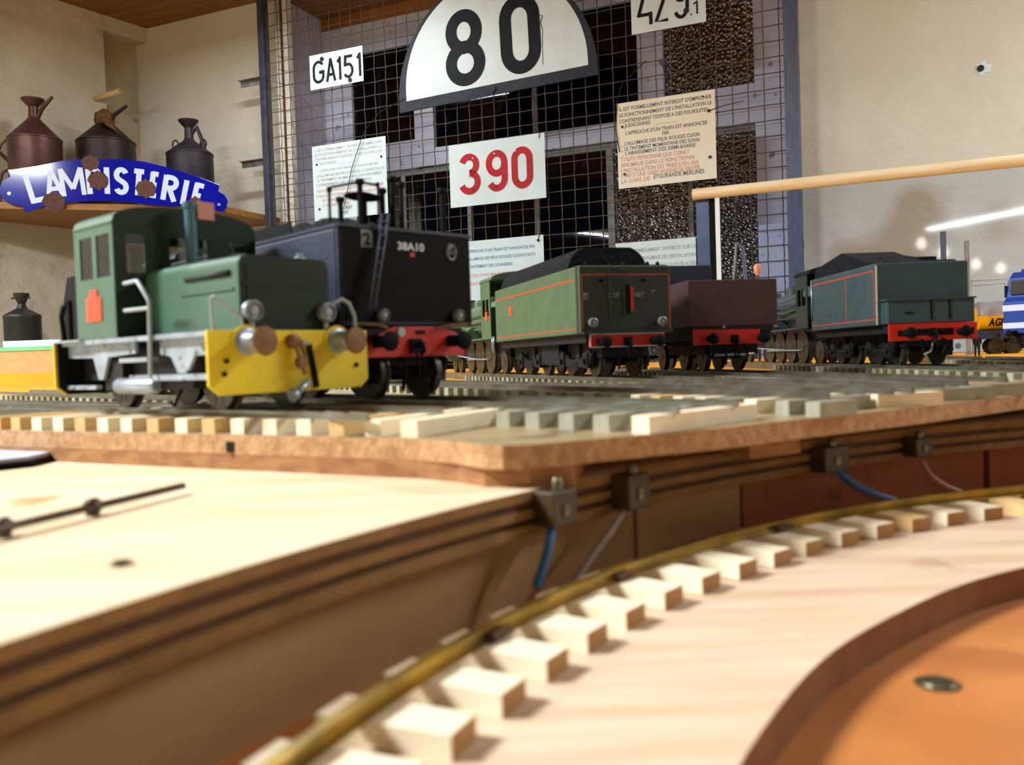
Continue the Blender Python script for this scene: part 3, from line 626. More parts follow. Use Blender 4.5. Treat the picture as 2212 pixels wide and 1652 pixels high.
# terminal blocks and wires on the plywood edge
def rsp(r, a, z): x, y = pol(C2, r, a); return Vector((x, y, z))
def terminal(px, py, w, h, label):
    p = cyl(px, py, RW-.004); a = ang(p); M = Matrix.Translation(rsp(RW, a, p.z)) @ Matrix.Rotation(rad(a), 4, 'Z')
    t = thing('terminal_block', label, 'terminal block', M, 'terminal blocks on the plywood edge')
    MB().box((-.007, -w/2, -h/2), (-.0002, w/2, h/2)).build('block', 'terminal', t, bevel=.0005)
    MB().lathe([(.0017, 0), (.0017, .002), (.0011, .003)], (-.0035, -w*.1, h/2), n=10).build('terminal_screw', 'screw', t)
    MB().box((-.0076, -w*.08, -h*.2), (-.0069, w*.12, h*.1)).build('contact', 'screw', t)
    return a, p.z-h/2
terminal(1203, 1095, .0105, .0095, 'dark terminal block holding the upright blue wire, nearest the deck corner')
terminal(1365, 1060, .0105, .0105, 'dark terminal block holding the grey wire, second from the deck corner')
terminal(1795, 990, .0145, .0095, 'brown terminal block from which the slanting blue wire leaves')
terminal(1985, 965, .0105, .0075, 'small brown terminal block holding the pinkish wire, rightmost of the row')
def wire(px, r, m, label):
    pts = [cyl(x, y, RW-.004-.002*min(1, i)) for i, (x, y) in enumerate(px)]
    P = []
    for i in range(len(pts)-1):
        p0 = pts[max(i-1, 0)]; p1 = pts[i]; p2 = pts[i+1]; p3 = pts[min(i+2, len(pts)-1)]
        for k in range(6):
            t_ = k/6; P.append(.5*((2*p1)+(p2-p0)*t_+(2*p0-5*p1+4*p2-p3)*t_*t_+(3*p1-p0-3*p2+p3)*t_**3))
    P.append(pts[-1]); o = MB().tube(P, r, 8).build('wire', m); tag(o, label, 'wire')
wire([(1192, 1135), (1186, 1175), (1172, 1225), (1158, 1268)], .0012, 'wire_blue', 'blue wire dropping from the terminal block nearest the deck corner')
wire([(1352, 1095), (1320, 1145), (1280, 1200), (1238, 1262)], .001, 'wire_grey', 'grey wire slanting down left from the second terminal block')
wire([(1808, 1010), (1830, 1035), (1875, 1062), (1925, 1080), (1960, 1088)], .0015, 'wire_blue', 'thick blue wire slanting down right behind the brass rail')
wire([(1993, 995), (2010, 1025), (2045, 1050), (2085, 1066)], .001, 'wire_pink', 'thin pinkish wire curving down behind the rail at right')

# ------------------------------------------------------------------ track deck on two layers of board
EDG = Vector((-.876, .482)).normalized(); EN = Vector((.482, .876)).normalized(); EP = Vector((-.0292, .2584))
def ep(t_, n_=0): p = EP+EDG*t_+EN*n_; return (p.x, p.y)
rightE = [(.0618, .2604), (.0951, .2841), (.1523, .3221), (.2261, .3780), (.34, .45), (.55, .555), (.78, .64)]
deck1 = [ep(1.0), ep(0), (-.0165, .246), (-.009, .2345), (-.0032, .2305), (.006, .231)]+rightE+[(1.0, .95), (-1.0, .95)]
def deckmesh(poly, z1, z0, mats, name, parent):
    n = len(poly); m_ = MB(); m_.m(0).add([(x, y, z1) for x, y in poly], [tuple(range(n))])
    m_.m(1).add([(x, y, z1) for x, y in poly]+[(x, y, z0) for x, y in poly], [(i, (i+1) % n, n+(i+1) % n, n+i) for i in range(n)]+[tuple(range(n, 2*n))[::-1]])
    return m_.build(name, mats, parent)
dk = thing('track_deck', 'two-layer chipboard deck with a rounded corner under the sidings', 'baseboard')
ZD = -.0075
o = deckmesh(deck1, ZD, -.0140, ('fibreboard_top', 'fibreboard'), 'upper_board', dk)
deck2 = [ep(1.0), ep(0), (-.0165, .2475), (-.0085, .237), (.004, .2335), (.016, .236), (.03, .30), (.05, .45), (.0, .9), (-1.0, .9)]
deckmesh(deck2, -.0141, ZB, ('hardboard', 'hardboard'), 'lower_board', dk)
MB().box((-.002, -.002, -.0018), (.002, .002, .0018)).build('notch', 'fly_black', dk, Matrix.Translation((*ep(.078, .0012), -.0115)))
# packing blocks in the gap
for i, (x0, x1, m) in enumerate(((1300, 1410, 'ply_dark'), (1455, 1528, 'hardboard'), (1620, 1728, 'hardboard'))):
    a = on_z(x0, 975, -.017); b = on_z(x1, 962, -.017)
    d = (b-a); d.z = 0; c = (a+b)/2; M = Matrix.Translation((c.x, c.y, ZB)) @ Matrix.Rotation(math.atan2(d.y, d.x), 4, 'Z')
    o = MB().box((-d.length/2, 0, 0), (d.length/2, .012, .0054)).build('packing_block', m, dk, M)
# ochre baseboard beyond
o = MB().box((-2.3, .951, -.06), (2.25, 2.1, -.0076)).build('ochre_baseboard', 'ochre_paint'); tag(o, 'ochre painted board reaching away behind the sidings', 'baseboard')
# supports of the layout
t = thing('layout_trestle', 'plain timber trestle carrying the layout above the floor', 'trestle')
for x, y in ((-1.1, .3), (1.1, .3), (-1.1, 1.8), (1.6, 1.8)): MB().box((x-.03, y-.03, FZ), (x+.03, y+.03, -.075)).build('leg', 'hardboard', t)
MB().box((-2.2, .96, -.09), (2.2, 1.04, -.0625)).box((-2.2, 1.9, -.09), (2.2, 1.98, -.062)).build('bearer', 'hardboard', t)
MB().box((-1.25, -.12, -.09), (1.25, -.06, -.0625)).box((-1.25, .4, -.09), (1.25, .46, -.0625)).build('bearer', 'hardboard', t)

# vehicle poses: X, Y, heading to the left of straight ahead
V = dict(D=(.3154, .6454, -.0063), G=(.0815, .6029, .2922), B=(-.0428, .3766, .768), Y=(-.0808, .3198, .8766), W=(.171, .660, .12))
def VM(v): X, Y, a = V[v]; return Matrix.Translation((X, Y, 0)) @ Matrix.Rotation(a, 4, 'Z')
def vloc(v, lat, fwd): p = VM(v) @ Vector((lat, fwd, 0)); return p
# sidings: sleepers laid in order, each clipped where another siding already lies
placed = []
def inside(p, poly):
    c = False; n = len(poly)
    for i in range(n):
        x1, y1 = poly[i]; x2, y2 = poly[(i+1) % n]
        if (y1 > p[1]) != (y2 > p[1]) and p[0] < (x2-x1)*(p[1]-y1)/(y2-y1)+x1: c = not c
    return c
def free(p):
    for (c, u, L, w) in placed:
        d = p-c; a = d.dot(u); b = abs(d.x*u.y-d.y*u.x)
        if abs(a) < L/2+.0006 and b < w/2+.0035: return False
    return inside(p, deck1)
SW, SH = .0062, .0052
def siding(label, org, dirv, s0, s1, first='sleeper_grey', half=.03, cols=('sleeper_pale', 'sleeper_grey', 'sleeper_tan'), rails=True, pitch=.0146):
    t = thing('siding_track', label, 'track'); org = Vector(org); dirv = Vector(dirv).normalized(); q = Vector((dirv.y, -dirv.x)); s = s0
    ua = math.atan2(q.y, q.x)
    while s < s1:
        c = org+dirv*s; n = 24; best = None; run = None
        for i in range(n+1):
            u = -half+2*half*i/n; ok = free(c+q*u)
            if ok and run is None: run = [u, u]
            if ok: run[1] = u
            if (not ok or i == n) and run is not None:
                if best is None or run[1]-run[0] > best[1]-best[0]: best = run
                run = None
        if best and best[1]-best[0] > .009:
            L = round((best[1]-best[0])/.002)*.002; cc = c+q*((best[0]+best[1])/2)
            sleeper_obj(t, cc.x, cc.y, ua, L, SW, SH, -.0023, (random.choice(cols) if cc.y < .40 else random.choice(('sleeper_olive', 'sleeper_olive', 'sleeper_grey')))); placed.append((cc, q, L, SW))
        s += pitch*random.uniform(.94, 1.06)
    if rails:
        for sx in (-1, 1):
            a = None; ss = s0
            pts = []; far = []
            while ss < s1+.1:
                p = org+dirv*ss+q*(sx*.0165)
                if inside(p, deck1): pts.append((p.x, p.y))
                elif p.y > .93: far.append((p.x, p.y))
                ss += .01
            if len(far) > 2: rail_path(far, t, 'rail_steel', -.0076, h=.0076, wf=.003, wh=.0011)
            if len(pts) > 2: rail_path(pts, t, 'rail_steel', -.0023, h=.0023, wf=.002, wh=.0011)
    return t
e0 = EP+EN*.0345
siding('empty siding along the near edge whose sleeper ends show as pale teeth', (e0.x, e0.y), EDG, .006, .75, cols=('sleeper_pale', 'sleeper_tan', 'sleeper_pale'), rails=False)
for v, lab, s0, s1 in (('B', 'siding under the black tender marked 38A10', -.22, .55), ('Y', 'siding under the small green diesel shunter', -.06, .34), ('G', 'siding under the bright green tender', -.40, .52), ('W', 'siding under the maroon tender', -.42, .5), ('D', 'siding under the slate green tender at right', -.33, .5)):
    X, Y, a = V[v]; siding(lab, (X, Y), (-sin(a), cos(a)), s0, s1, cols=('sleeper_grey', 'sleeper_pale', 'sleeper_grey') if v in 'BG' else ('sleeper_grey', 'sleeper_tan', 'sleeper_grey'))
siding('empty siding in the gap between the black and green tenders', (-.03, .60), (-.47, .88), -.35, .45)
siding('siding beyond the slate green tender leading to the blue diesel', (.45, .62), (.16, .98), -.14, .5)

# ------------------------------------------------------------------ vehicle helpers (local: x right, y forward/away, z up)
def wheel(p, y, r, sx, m='wheel_steel', lat=.0165, rim=True):
    m_ = MB(); ax = (-sx, 0, 0); c = (sx*lat, y, r)
    m_.m(0).lathe([(r*.84, 0), (r, 0), (r, .0028), (r+.001, .003), (r+.001, .0038), (r*.84, .0038)], c, ax, 28)
    m_.m(1).lathe([(r*.84, .0008), (r*.84, .003)], c, ax, 28); m_.m(0).lathe([(r*.26, -.0004), (r*.26, .002)], c, ax, 12)
    for k in range(10):
        a = k*pi/5; m_.m(0).bar((sx*(lat-.0004), y+r*.2*cos(a), r+r*.2*sin(a)), (sx*(lat-.0004), y+r*.86*cos(a), r+r*.86*sin(a)), .0012, .0008, (1, 0, 0))
    return m_.build('wheel', (m if not rim else 'wheel_rim', 'wheel_steel' if m != 'chassis' else 'chassis'), p)
def axle(p, y, r): MB().tube([(-.016, y, r), (.016, y, r)], .0016, 8).build('axle', 'chassis', p)
def bogie(p, yc, r=.0115, base=.048, z=.026):
    b = MB()
    for sx in (-1, 1):
        x = sx*.0215
        b.prism([(yc-base/2-.009, z*.62), (yc-base/2-.004, z*.78), (yc-.012, z*.5), (yc+.012, z*.5), (yc+base/2+.004, z*.78), (yc+base/2+.009, z*.62), (yc+base/2+.006, z*.35), (yc+.014, z*.28), (yc-.014, z*.28), (yc-base/2-.006, z*.35)], x-.0012, x+.0012, 'x')
        for dy in (-base/2, base/2): b.box((x-.003*0-.0025, yc+dy-.0045, r-.005), (x+.0028, yc+dy+.0045, r+.006)); b.lathe([(.0022, 0), (.0022, .002)], (x+sx*.0028, yc+dy, r), (sx, 0, 0), 10)
        for k in range(4): b.box((x-.002, yc-.009+k*.001, z*.2+k*.0016), (x+.002, yc+.009-k*.001, z*.2+k*.0016+.001))
    b.box((-.02, yc-.004, z*.45), (.02, yc+.004, z*.9)); o = b.build('bogie', 'chassis', p)
    for dy in (-base/2, base/2):
        for sx in (-1, 1): wheel(o, yc+dy, r, sx, 'wheel_steel')
        axle(o, yc+dy, r)
def buffer_(p, x, z, l=.012, r=.0038, m='black_metal', mh=None, rb=.0026):
    b = MB().lathe([(rb*1.4, 0), (rb*1.4, .001), (rb, .0012), (rb, l*.65), (rb*.6, l*.65), (rb*.6, l-.001)], (x, 0, z), (0, -1, 0), 16).build('buffer', m, p)
    MB().lathe([(r, 0), (r, .0006), (r*.7, .0012), (r*.1, .0015)], (x, -l+.001, z), (0, -1, 0), 20).build('buffer_head', mh or m, b)
def lamp(p, x, y, z, r=.0032, m='lamp_ring'):
    b = MB().lathe([(r*.7, 0), (r, .001), (r, .0035), (r*.8, .004), (r*.75, .003), (r*.1, .0028)], (x, y, z), (0, -1, 0), 18).build('lamp', m, p)
    MB().lathe([(r*.5, 0), (r*.4, .0008), (.0002, .0011)], (x, y-.003, z), (0, -1, 0), 12).build('lens', 'steel_paint', b)
def lines(p, rects, x, sx, m='line_red', t=.00015, name='lining'):     # flat strips on a side face x
    m_ = MB()
    for y0, y1, z0, z1 in rects: m_.box((x, y0, z0), (x+sx*t, y1, z1))
    return m_.build(name, m, p)
def rear_lines(p, rects, y, m='line_red', t=.00015, name='lining'):
    m_ = MB()
    for x0, x1, z0, z1 in rects: m_.box((x0, y, z0), (x1, y-t, z1))
    return m_.build(name, m, p)
def coupling(p, z=.0245, m='black_metal'):
    MB().box((-.003, -.003, z-.003), (.003, 0, z+.003)).tube([(0, -.003, z), (0, -.007, z+.001), (0, -.008, z-.002), (0, -.006, z-.0035)], .0011, 6).build('drawhook', m, p)
    MB().tube([(.001, -.004, z-.003), (.0016, -.006, z-.009), (.001, -.005, z-.014), (-.001, -.005, z-.014), (-.0016, -.006, z-.009), (-.001, -.004, z-.003)], .0007, 6).build('chain_link', m, p)
    for sx in (-1, 1): MB().tube([(sx*.008, 0, z-.005), (sx*.008, -.004, z-.006), (sx*.0085, -.005, z-.012), (sx*.0075, -.002, z-.019)], .0009, 6).build('brake_hose', m, p)
def coalpile(hw, y0, y1, z0, zt, seed, nx=10, ny=22, flat=.25):
    rnd = random.Random(seed); m_ = MB(); vs = []
    for j in range(ny+1):
        for i in range(nx+1):
            u = -1+2*i/nx; w = j/ny; e = min(1, min(w, 1-w)/flat); hh = (1-u*u)**.5*min(1, e)
            vs.append((hw*u, y0+(y1-y0)*w, z0+(zt-z0)*hh+(rnd.uniform(-.0016, .0018) if 0 < i < nx else 0)))
    fs = [(j*(nx+1)+i, j*(nx+1)+i+1, (j+1)*(nx+1)+i+1, (j+1)*(nx+1)+i) for j in range(ny) for i in range(nx)]
    return m_.add(vs, fs)

# ---- small diesel shunter ---------------------------------------------------------
M = VM('Y')
d = thing('diesel_shunter', 'small green diesel shunter with yellow buffer beam and grey underframe, nearest engine at left', 'model locomotive', M)
PW = .0352
plate = [(-PW, .0288), (-PW, .0095), (-PW+.004, .0062), (PW-.004, .0062), (PW, .0095), (PW, .0288)]
bp = MB().prism(plate, -.0008, .0008, 'y').build('buffer_plate', 'buffer_yellow', d, bevel=.0003)
bp2 = MB().prism(plate, .1205, .122, 'y').build('buffer_plate', ('buffer_yellow'), d, bevel=.0003)
MB().prism([(x*.97, z*.98+.0003) for x, z in plate], .119, .1204, 'y').build('backing', 'black_metal', d)
for sx, hx in ((-1, -.0201), (1, .0201)):
    b = MB().lathe([(.0048, 0), (.0048, .0012), (.0040, .0014), (.0040, .0085), (.0034, .009), (.0034, .011)], (hx, -.0008, .0246), (0, -1, 0), 20).build('buffer', 'steel_bright', d)
    MB().lathe([(.005, 0), (.0052, .0005), (.0048, .0011), (.0005, .0017)], (hx, -.0115, .0246), (0, -1, 0), 24).build('buffer_head', 'copper_head', b)
    MB().lathe([(.0064, 0), (.0064, .0004)], (hx, -.0008, .0243), (0, -1, 0), 20).build('pad', 'buffer_yellow', b)
# coupling on the plate
MB().lathe([(.0026, 0), (.0026, .003), (.0016, .0035)], (-.0015, -.0008, .0246), (0, -1, 0), 14).build('drawbar_boss', 'copper_head', d)
MB().lathe([(.0022, 0), (.0022, .0025)], (.0005, -.003, .0168), (0, -1, 0), 12).tube([(-.0015, -.003, .0246), (-.001, -.0045, .020), (.0005, -.0045, .0168), (.0018, -.0042, .0125)], .0009, 6).tube([(.0008, -.003, .0246), (.0018, -.0045, .020), (.0022, -.0045, .0168)], .0009, 6).build('screw_link', 'copper_head', d)
MB().bar((.0062, -.0012, .0235), (.0092, -.0012, .0072), .0022, .0012, (0, 1, 0)).build('guard_bar', 'black_metal', d)
MB().bar((.0035, -.0012, .0243), (.0062, -.0014, .0238), .0014, .001, (0, 1, 0)).build('bracket', 'steel_paint', d)
MB().tube([(-.004, -.006, .0055), (.0025, -.005, .0095)], .0016, 10).tube([(-.006, -.006, .0045), (-.0038, -.006, .0056)], .0024, 10).build('brake_hose', 'steel_bright', d)
MB().lathe([(.0009, 0), (.0009, .0008)], (-.0295, -.0008, .0135), (0, -1, 0), 8).lathe([(.0009, 0), (.0009, .0008)], (.029, -.0008, .0152), (0, -1, 0), 8).lathe([(.0009, 0), (.0009, .0008)], (-.0285, -.0008, .018), (0, -1, 0), 8).build('bolt', 'black_metal', d)
# underframe
MB().box((-.0325, .0008, .027), (.0325, .119, .0288)).build('footplate', 'frame_grey', d)
fr = MB()
for sx in (-1, 1):
    x0, x1 = sx*.0285, sx*.0298
    fr.prism([(.0008, .027), (.041, .027), (.041, .0215), (.0335, .0205), (.029, .0143), (.023, .0143), (.0175, .0205), (.0008, .0205)], x0, x1, 'x')
    fr.prism([(.060, .027), (.119, .027), (.119, .022), (.096, .0215), (.092, .0125), (.088, .0125), (.083, .0215), (.060, .0225)], x0, x1, 'x')
    fr.box((sx*.0285, .0008, .0118), (sx*.0315, .062, .0139)); fr.box((sx*.0285, .092, .0085), (sx*.031, .119, .0102))
fr.build('side_frame', 'frame_grey', d)
MB().box((-.024, .004, .012), (.024, .118, .027)).box((-.029, .02, .0085), (-.022, .052, .0118)).box((-.028, .075, .008), (-.02, .09, .02)).box((.02, .02, .0085), (.028, .09, .02)).build('chassis', 'chassis', d)
MB().tube([(-.0305, .043, .0098), (-.0305, .0445, .0098), (-.0305, .072, .0098), (-.0305, .0735, .0098)], [.0022, .0032, .0032, .0022], 14).build('air_tank', 'steel_bright', d, label='pale blue-grey cylindrical air tank')
for y in (.024, .0985):
    for sx in (-1, 1): wheel(d, y, .0112, sx)
    axle(d, y, .0112)
MB().tube([(-.018, .048, .008), (-.0185, .053, .0015), (-.018, .057, .0025)], .0008, 6).build('brake_lever', 'black_metal', d)
# hood
hw = .0198; hz = .0562
prof = [(-hw, .0288), (-hw, hz-.0035)]+[(-hw+.0035-.0035*cos(rad(a)), hz-.0035+.0035*sin(rad(a))) for a in (20, 45, 70, 90)]+[(hw-.0035+.0035*sin(rad(a)), hz-.0035+.0035*cos(rad(a))) for a in (0, 20, 45, 70)]+[(hw, hz-.0035), (hw, .0288)]
hood = MB().prism(prof, .003, .069, 'y').build('hood', 'diesel_green', d, bevel=.0006)
MB().prism([(x*.86, .0288+(z-.0288)*.93) for x, z in prof], .0024, .003, 'y').build('radiator_door', 'diesel_green_shade', hood)
MB().prism([(x*.99, .0288+(z-.0288)*.995) for x, z in prof], .0027, .003, 'y').build('front_panel', 'diesel_green_shade', hood)  # dark sheet lays painted shade over the hood front
MB().box((.003, .0022, .045), (.019, .0026, .0462)).box((-.019, .0022, .045), (-.003, .0026, .0462)).build('strap', 'diesel_green_shade', hood)
for sx in (-1, 1):
    MB().tube([(sx*hw, .008, .0497), (sx*hw, .038, .0497)], .0012, 8).build('louvre_slot', 'diesel_green_shade', hood)
    MB().box((sx*(hw-.0002), .006, .0436), (sx*(hw+.0006), .042, .0444)).build('rib', 'diesel_green', hood)
MB().lathe([(.0028, 0), (.0028, .001), (.0012, .0016), (.0012, .003)], (.012, .01, hz), n=12).build('filler_cap', 'steel_bright', hood)
# cab
cw = .0322; y0, y1 = .069, .1025; zt = .0748; cb = MB()
fh = [(-.0272, -.019, .0548, .0705), (-.0088, -.001, .0575, .0705), (.001, .0088, .0575, .0705), (.019, .0272, .0548, .0705)]
cb.m(0).panel(-cw, cw, .0288, zt, fh, y0, y0+.001)
cb.m(1).panel(y0+.001, y1, .0288, zt, [(y0+.0035, y0+.0150, .0535, .0705), (y0+.0185, y0+.0295, .0535, .0705)], -cw, -cw+.001, 'x')
cb.m(1).panel(y0+.001, y1, .0288, zt, [(y0+.0035, y0+.0155, .0535, .0705), (y0+.0175, y0+.0295, .0535, .0705)], cw-.001, cw, 'x')
cb.m(1).panel(-cw, cw, .0288, zt, [(-.029, -.002, .050, .0715), (.002, .029, .050, .0715)], y1, y1+.001)
roof = [(-cw, zt), (-cw+.004, zt+.003)]+[((-cw+.006)*cos(pi*i/12), zt+.0038+.0042*sin(pi*i/12)) for i in range(1, 12)][::1]+[(cw-.004, zt+.003), (cw, zt)]
roof = [(-cw, zt)]+[(-cw*cos(pi*i/16), zt+.008*sin(pi*i/16)**.75) for i in range(1, 16)]+[(cw, zt)]
cab = cb.build('cab', ('diesel_green_shade', 'diesel_green'), d)
MB().m(0).prism(roof, y0, y0+.001, 'y').m(1).prism(roof, y0+.001, y1+.001, 'y').build('roof', ('diesel_green_shade', 'diesel_green'), d)
MB().m(0).box((-cw-.0004, y0+.0002, zt-.0006), (-cw, y1+.0008, zt+.0002)).build('gutter', 'diesel_green', d)
for h_ in fh:
    MB().box((h_[0], y0+.0004, h_[2]), (h_[1], y0+.0006, h_[3])).build('pane', 'loco_pane', cab); MB().box((h_[0], y1+.0004, h_[2]), (h_[1], y1+.0006, h_[3])).build('pane', 'loco_pane', cab)
for sx in (-1, 1):
    for a_, b_ in ((y0+.0035, y0+.015), (y0+.0185, y0+.0295)): MB().box((sx*(cw-.0006), a_, .0535), (sx*(cw-.0004), b_, .0705)).build('pane', 'loco_pane', cab)
bd = MB().prism([(y0+.0120, .0362), (y0+.0245, .0362), (y0+.0245, .0455), (y0+.0215, .0462), (y0+.0210, .0488), (y0+.0155, .0488), (y0+.0150, .0462), (y0+.0120, .0455)], -cw-.0005, -cw, 'x').build('number_badge', 'badge_orange', d, label='bright orange-red badge on the cab side')
# exhaust stack and paper tag
MB().tube([(-.003, .062, hz-.0005), (-.003, .062, .0825)], .0024, 14).lathe([(.0024, 0), (.003, .0008), (.003, .003), (.0018, .003)], (-.003, .062, .0812), n=14).build('exhaust_stack', 'stack_blue', d)
MB().box((-.0012, .0588, .0772), (.0062, .0594, .0845)).build('paper_tag', 'label_pink', d, bevel=.0002)
# rails, steps, lamps
hr = 'steel_paint'
MB().tube([(-.033, .0600, .0494), (-.0335, .0492, .0496), (-.0335, .0485, .0492), (-.0335, .0408, .0418), (-.0335, .0405, .0405), (-.0335, .042, .0130)], .0008, 8).tube([(-.033, .0604, .0390), (-.0335, .0405, .0388)], .0008, 8).build('handrail', hr, d)
MB().box((-.0345, .0425, .0190), (-.030, .0640, .0206)).bar((-.033, .064, .0205), (-.033, .064, .027), .001, .001).build('step', hr, d)
MB().box((-.0345, .098, .0285), (-.0325, .119, .0293)).build('step', hr, d)
MB().tube([(-.0325, .0, .0288), (-.0327, .0, .0395), (-.032, .0, .0404), (-.0205, .001, .0335), (-.0195, .002, .0288)], .0007, 8).build('handrail', hr, d)
MB().tube([(.0180, .001, .0345), (.0205, .001, .0395), (.0245, .001, .0412), (.0282, .001, .0395), (.0298, .0, .0345), (.03, .0, .0288)], .0008, 8).build('handrail', hr, d)
for sx in (-1, 1): lamp(d, sx*.0164, .0025, .0358, .0038); MB().tube([(sx*.0164, .001, .0325), (sx*.0164, .001, .0285)], .001, 6).build('lamp_bracket', hr, d)
MB().tube([(-.031, .1195, .0288), (-.031, .1215, .040), (-.031, .119, .044), (-.031, .113, .046), (-.031, .113, .0288)], .0012, 8).build('handrail', 'black_metal', d)

# ---- tenders -------------------------------------------------------------------
def tender_base(t, L, hw, beam, beam_z=(.0178, .0308), z0=.0305):
    MB().box((-hw*.86, .002, z0-.006), (hw*.86, L, z0)).box((-.018, .004, .014), (.018, L-.004, z0-.004)).build('underframe', 'chassis', t)
    MB().prism(beam, -.0012, .001, 'y').build('buffer_beam', 'beam_red', t, bevel=.0002)
M = VM('B'); b = thing('tender', 'black steam tender lettered 38A10 with a red buffer beam and rear ladder', 'model tender', M)
hw = .0355; zt = .0735; L = .165
tender_base(b, L, hw, [(-.0265, .0178), (.029, .0178), (.029, .0258), (.0175, .0308), (-.0107, .0308), (-.0225, .0258)])
MB().m(0).box((-hw, .0, .0312), (hw, L, zt-.0015)).build('tank', 'black_blue', b, bevel=.0012)
MB().box((-hw-.0004, -.0004, zt-.0016), (hw+.0004, L, zt-.0002)).box((-hw-.0003, .0008, .0312), (-hw, .0018, zt)).box((-hw-.0003, .0032, .0312), (-hw, .004, zt)).build('beading', 'black_blue', b)
MB().box((-hw+.001, -.0003, .033), (hw-.001, .0, zt-.002)).build('rear_shade_sheet', 'black_metal', b)  # black sheet paints the shade onto the rear face
coalpile(.029, .012, .155, zt-.001, .0835, 3).build('coal_load', 'coal', b)
MB().box((-hw+.004, .045, zt-.0005), (-hw+.0048, .16, .080)).box((hw-.0048, .045, zt-.0005), (hw-.004, .16, .080)).build('side_board', 'black_metal', b)
pp = MB(); face_pts = []
def bl(x, y, s=0): v = on_frame(M, x, y, s); return v.x, v.z
def post(x, ya, yb, r, s=.004):
    x0, z0 = bl(x, ya, s); x1, z1 = bl(x+2, yb, s); return [(x0, s, z0), (x1, s, max(zt-.001, min(z1, zt)))]
for i, (x, ya, r) in enumerate(((711, 410, .0006), (735, 432, .0011), (777, 393, .0012), (847, 387, .0013), (866, 400, .0011), (825, 413, .0012), (955, 413, .0013), (816, 400, .0005))):
    pt = post(x, ya, 480, r, .003+.002*(i % 3)); q = MB().tube(pt, r, 8); q.lathe([(r*1.5, -.001), (r*1.8, .0), (r*1.5, .0012)], pt[0], (0, 0, 1), 10); q.build('filler_pipe' if r > .001 else 'handrail', 'black_metal', b)
a = [(*bl(x, y, .004),) for x, y in ((711, 410), (716, 404), (777, 393), (816, 400))]
MB().tube([(x, .004, z) for x, z in a], .0006, 6).build('handrail', 'black_metal', b)
x, z = bl(790, 424, .01); MB().lathe([(.004, -.0012), (.0085, 0), (.004, .0014)], (x, .012, z), (.1, 0, 1), 16).tube([(x, .012, z), (x, .012, zt-.001)], .0016, 8).build('hatch_lid', 'black_metal', b)
x, z = bl(940, 440, .01)
q = MB()
for xa, xb in ((825, 798), (840, 808)):
    p1 = bl(xa, 462, -.002); p2 = bl(xb, 670, -.006); q.tube([(p1[0], -.002, p1[1]), (p2[0], -.006, p2[1])], .0006, 6)
for k in range(7):
    f = (k+.5)/7; p1 = bl(825-27*f, 462+208*f, -.004); p2 = bl(840-32*f, 462+208*f, -.004); q.tube([(p1[0], -.002-.004*f, p1[1]), (p2[0], -.002-.004*f, p2[1])], .0004, 6)
q.build('ladder', 'steel_post', b)
m_ = MB(); m_.m(0).box((-.0252, -.0006, .0640), (-.0197, -.0003, .0712)); text_mb(m_, '2', -.0225, .0650, .0052, None, -.0007, align='C', bold=.03, mi=1); m_.build('class_panel', ('grey_mark', 'sign_black'), b)
m_ = MB(); text_mb(m_, '38A10', .0005, .0640, .0034, .0145, -.0004, align='C', bold=.03); m_.build('lettering', 'white_mark', b)
MB().box((.0, -.0006, .0612), (.0024, -.0003, .0630)).build('red_mark', 'beam_red', b)
m_ = MB(); m_.tube([(.0235+.0026*cos(k*pi/8), -.0005, .0645+.0033*sin(k*pi/8)) for k in range(17)], .0006, 5, False)
text_mb(m_, 'SNCF', .0235, .0636, .0018, .0040, -.0006, align='C', bold=.02); m_.lathe([(.0014, 0), (.0014, .0003)], (.0230, -.0003, .0672), (0, -1, 0), 10); m_.build('round_emblem', 'grey_mark', b)
lamp(b, -.017, -.0005, .0355, .0026); lamp(b, .0248, -.0005, .0358, .0027)
for x in (-.0201, .0201): buffer_(b, x, .0244, r=.0042)
coupling(b, .0225); MB().box((-.003, -.0022, .020), (.0045, -.0012, .0245)).box((.0012, -.002, .0276), (.0058, -.0012, .0292)).build('slot_cover', 'black_metal', b)
MB().lathe([(.0022, 0), (.002, .0012)], (-.0075, -.0012, .0285), (0, -1, 0), 10).build('marker_disc', 'steel_bright', b)
for sx in (-1, 1): MB().tube([(sx*.013-.002, -.003, .030), (sx*.02, -.003, .0315), (sx*.03, -.002, .0318)], .0007, 6).build('handrail', 'copper_head', b)
bogie(b, .036); bogie(b, .125)
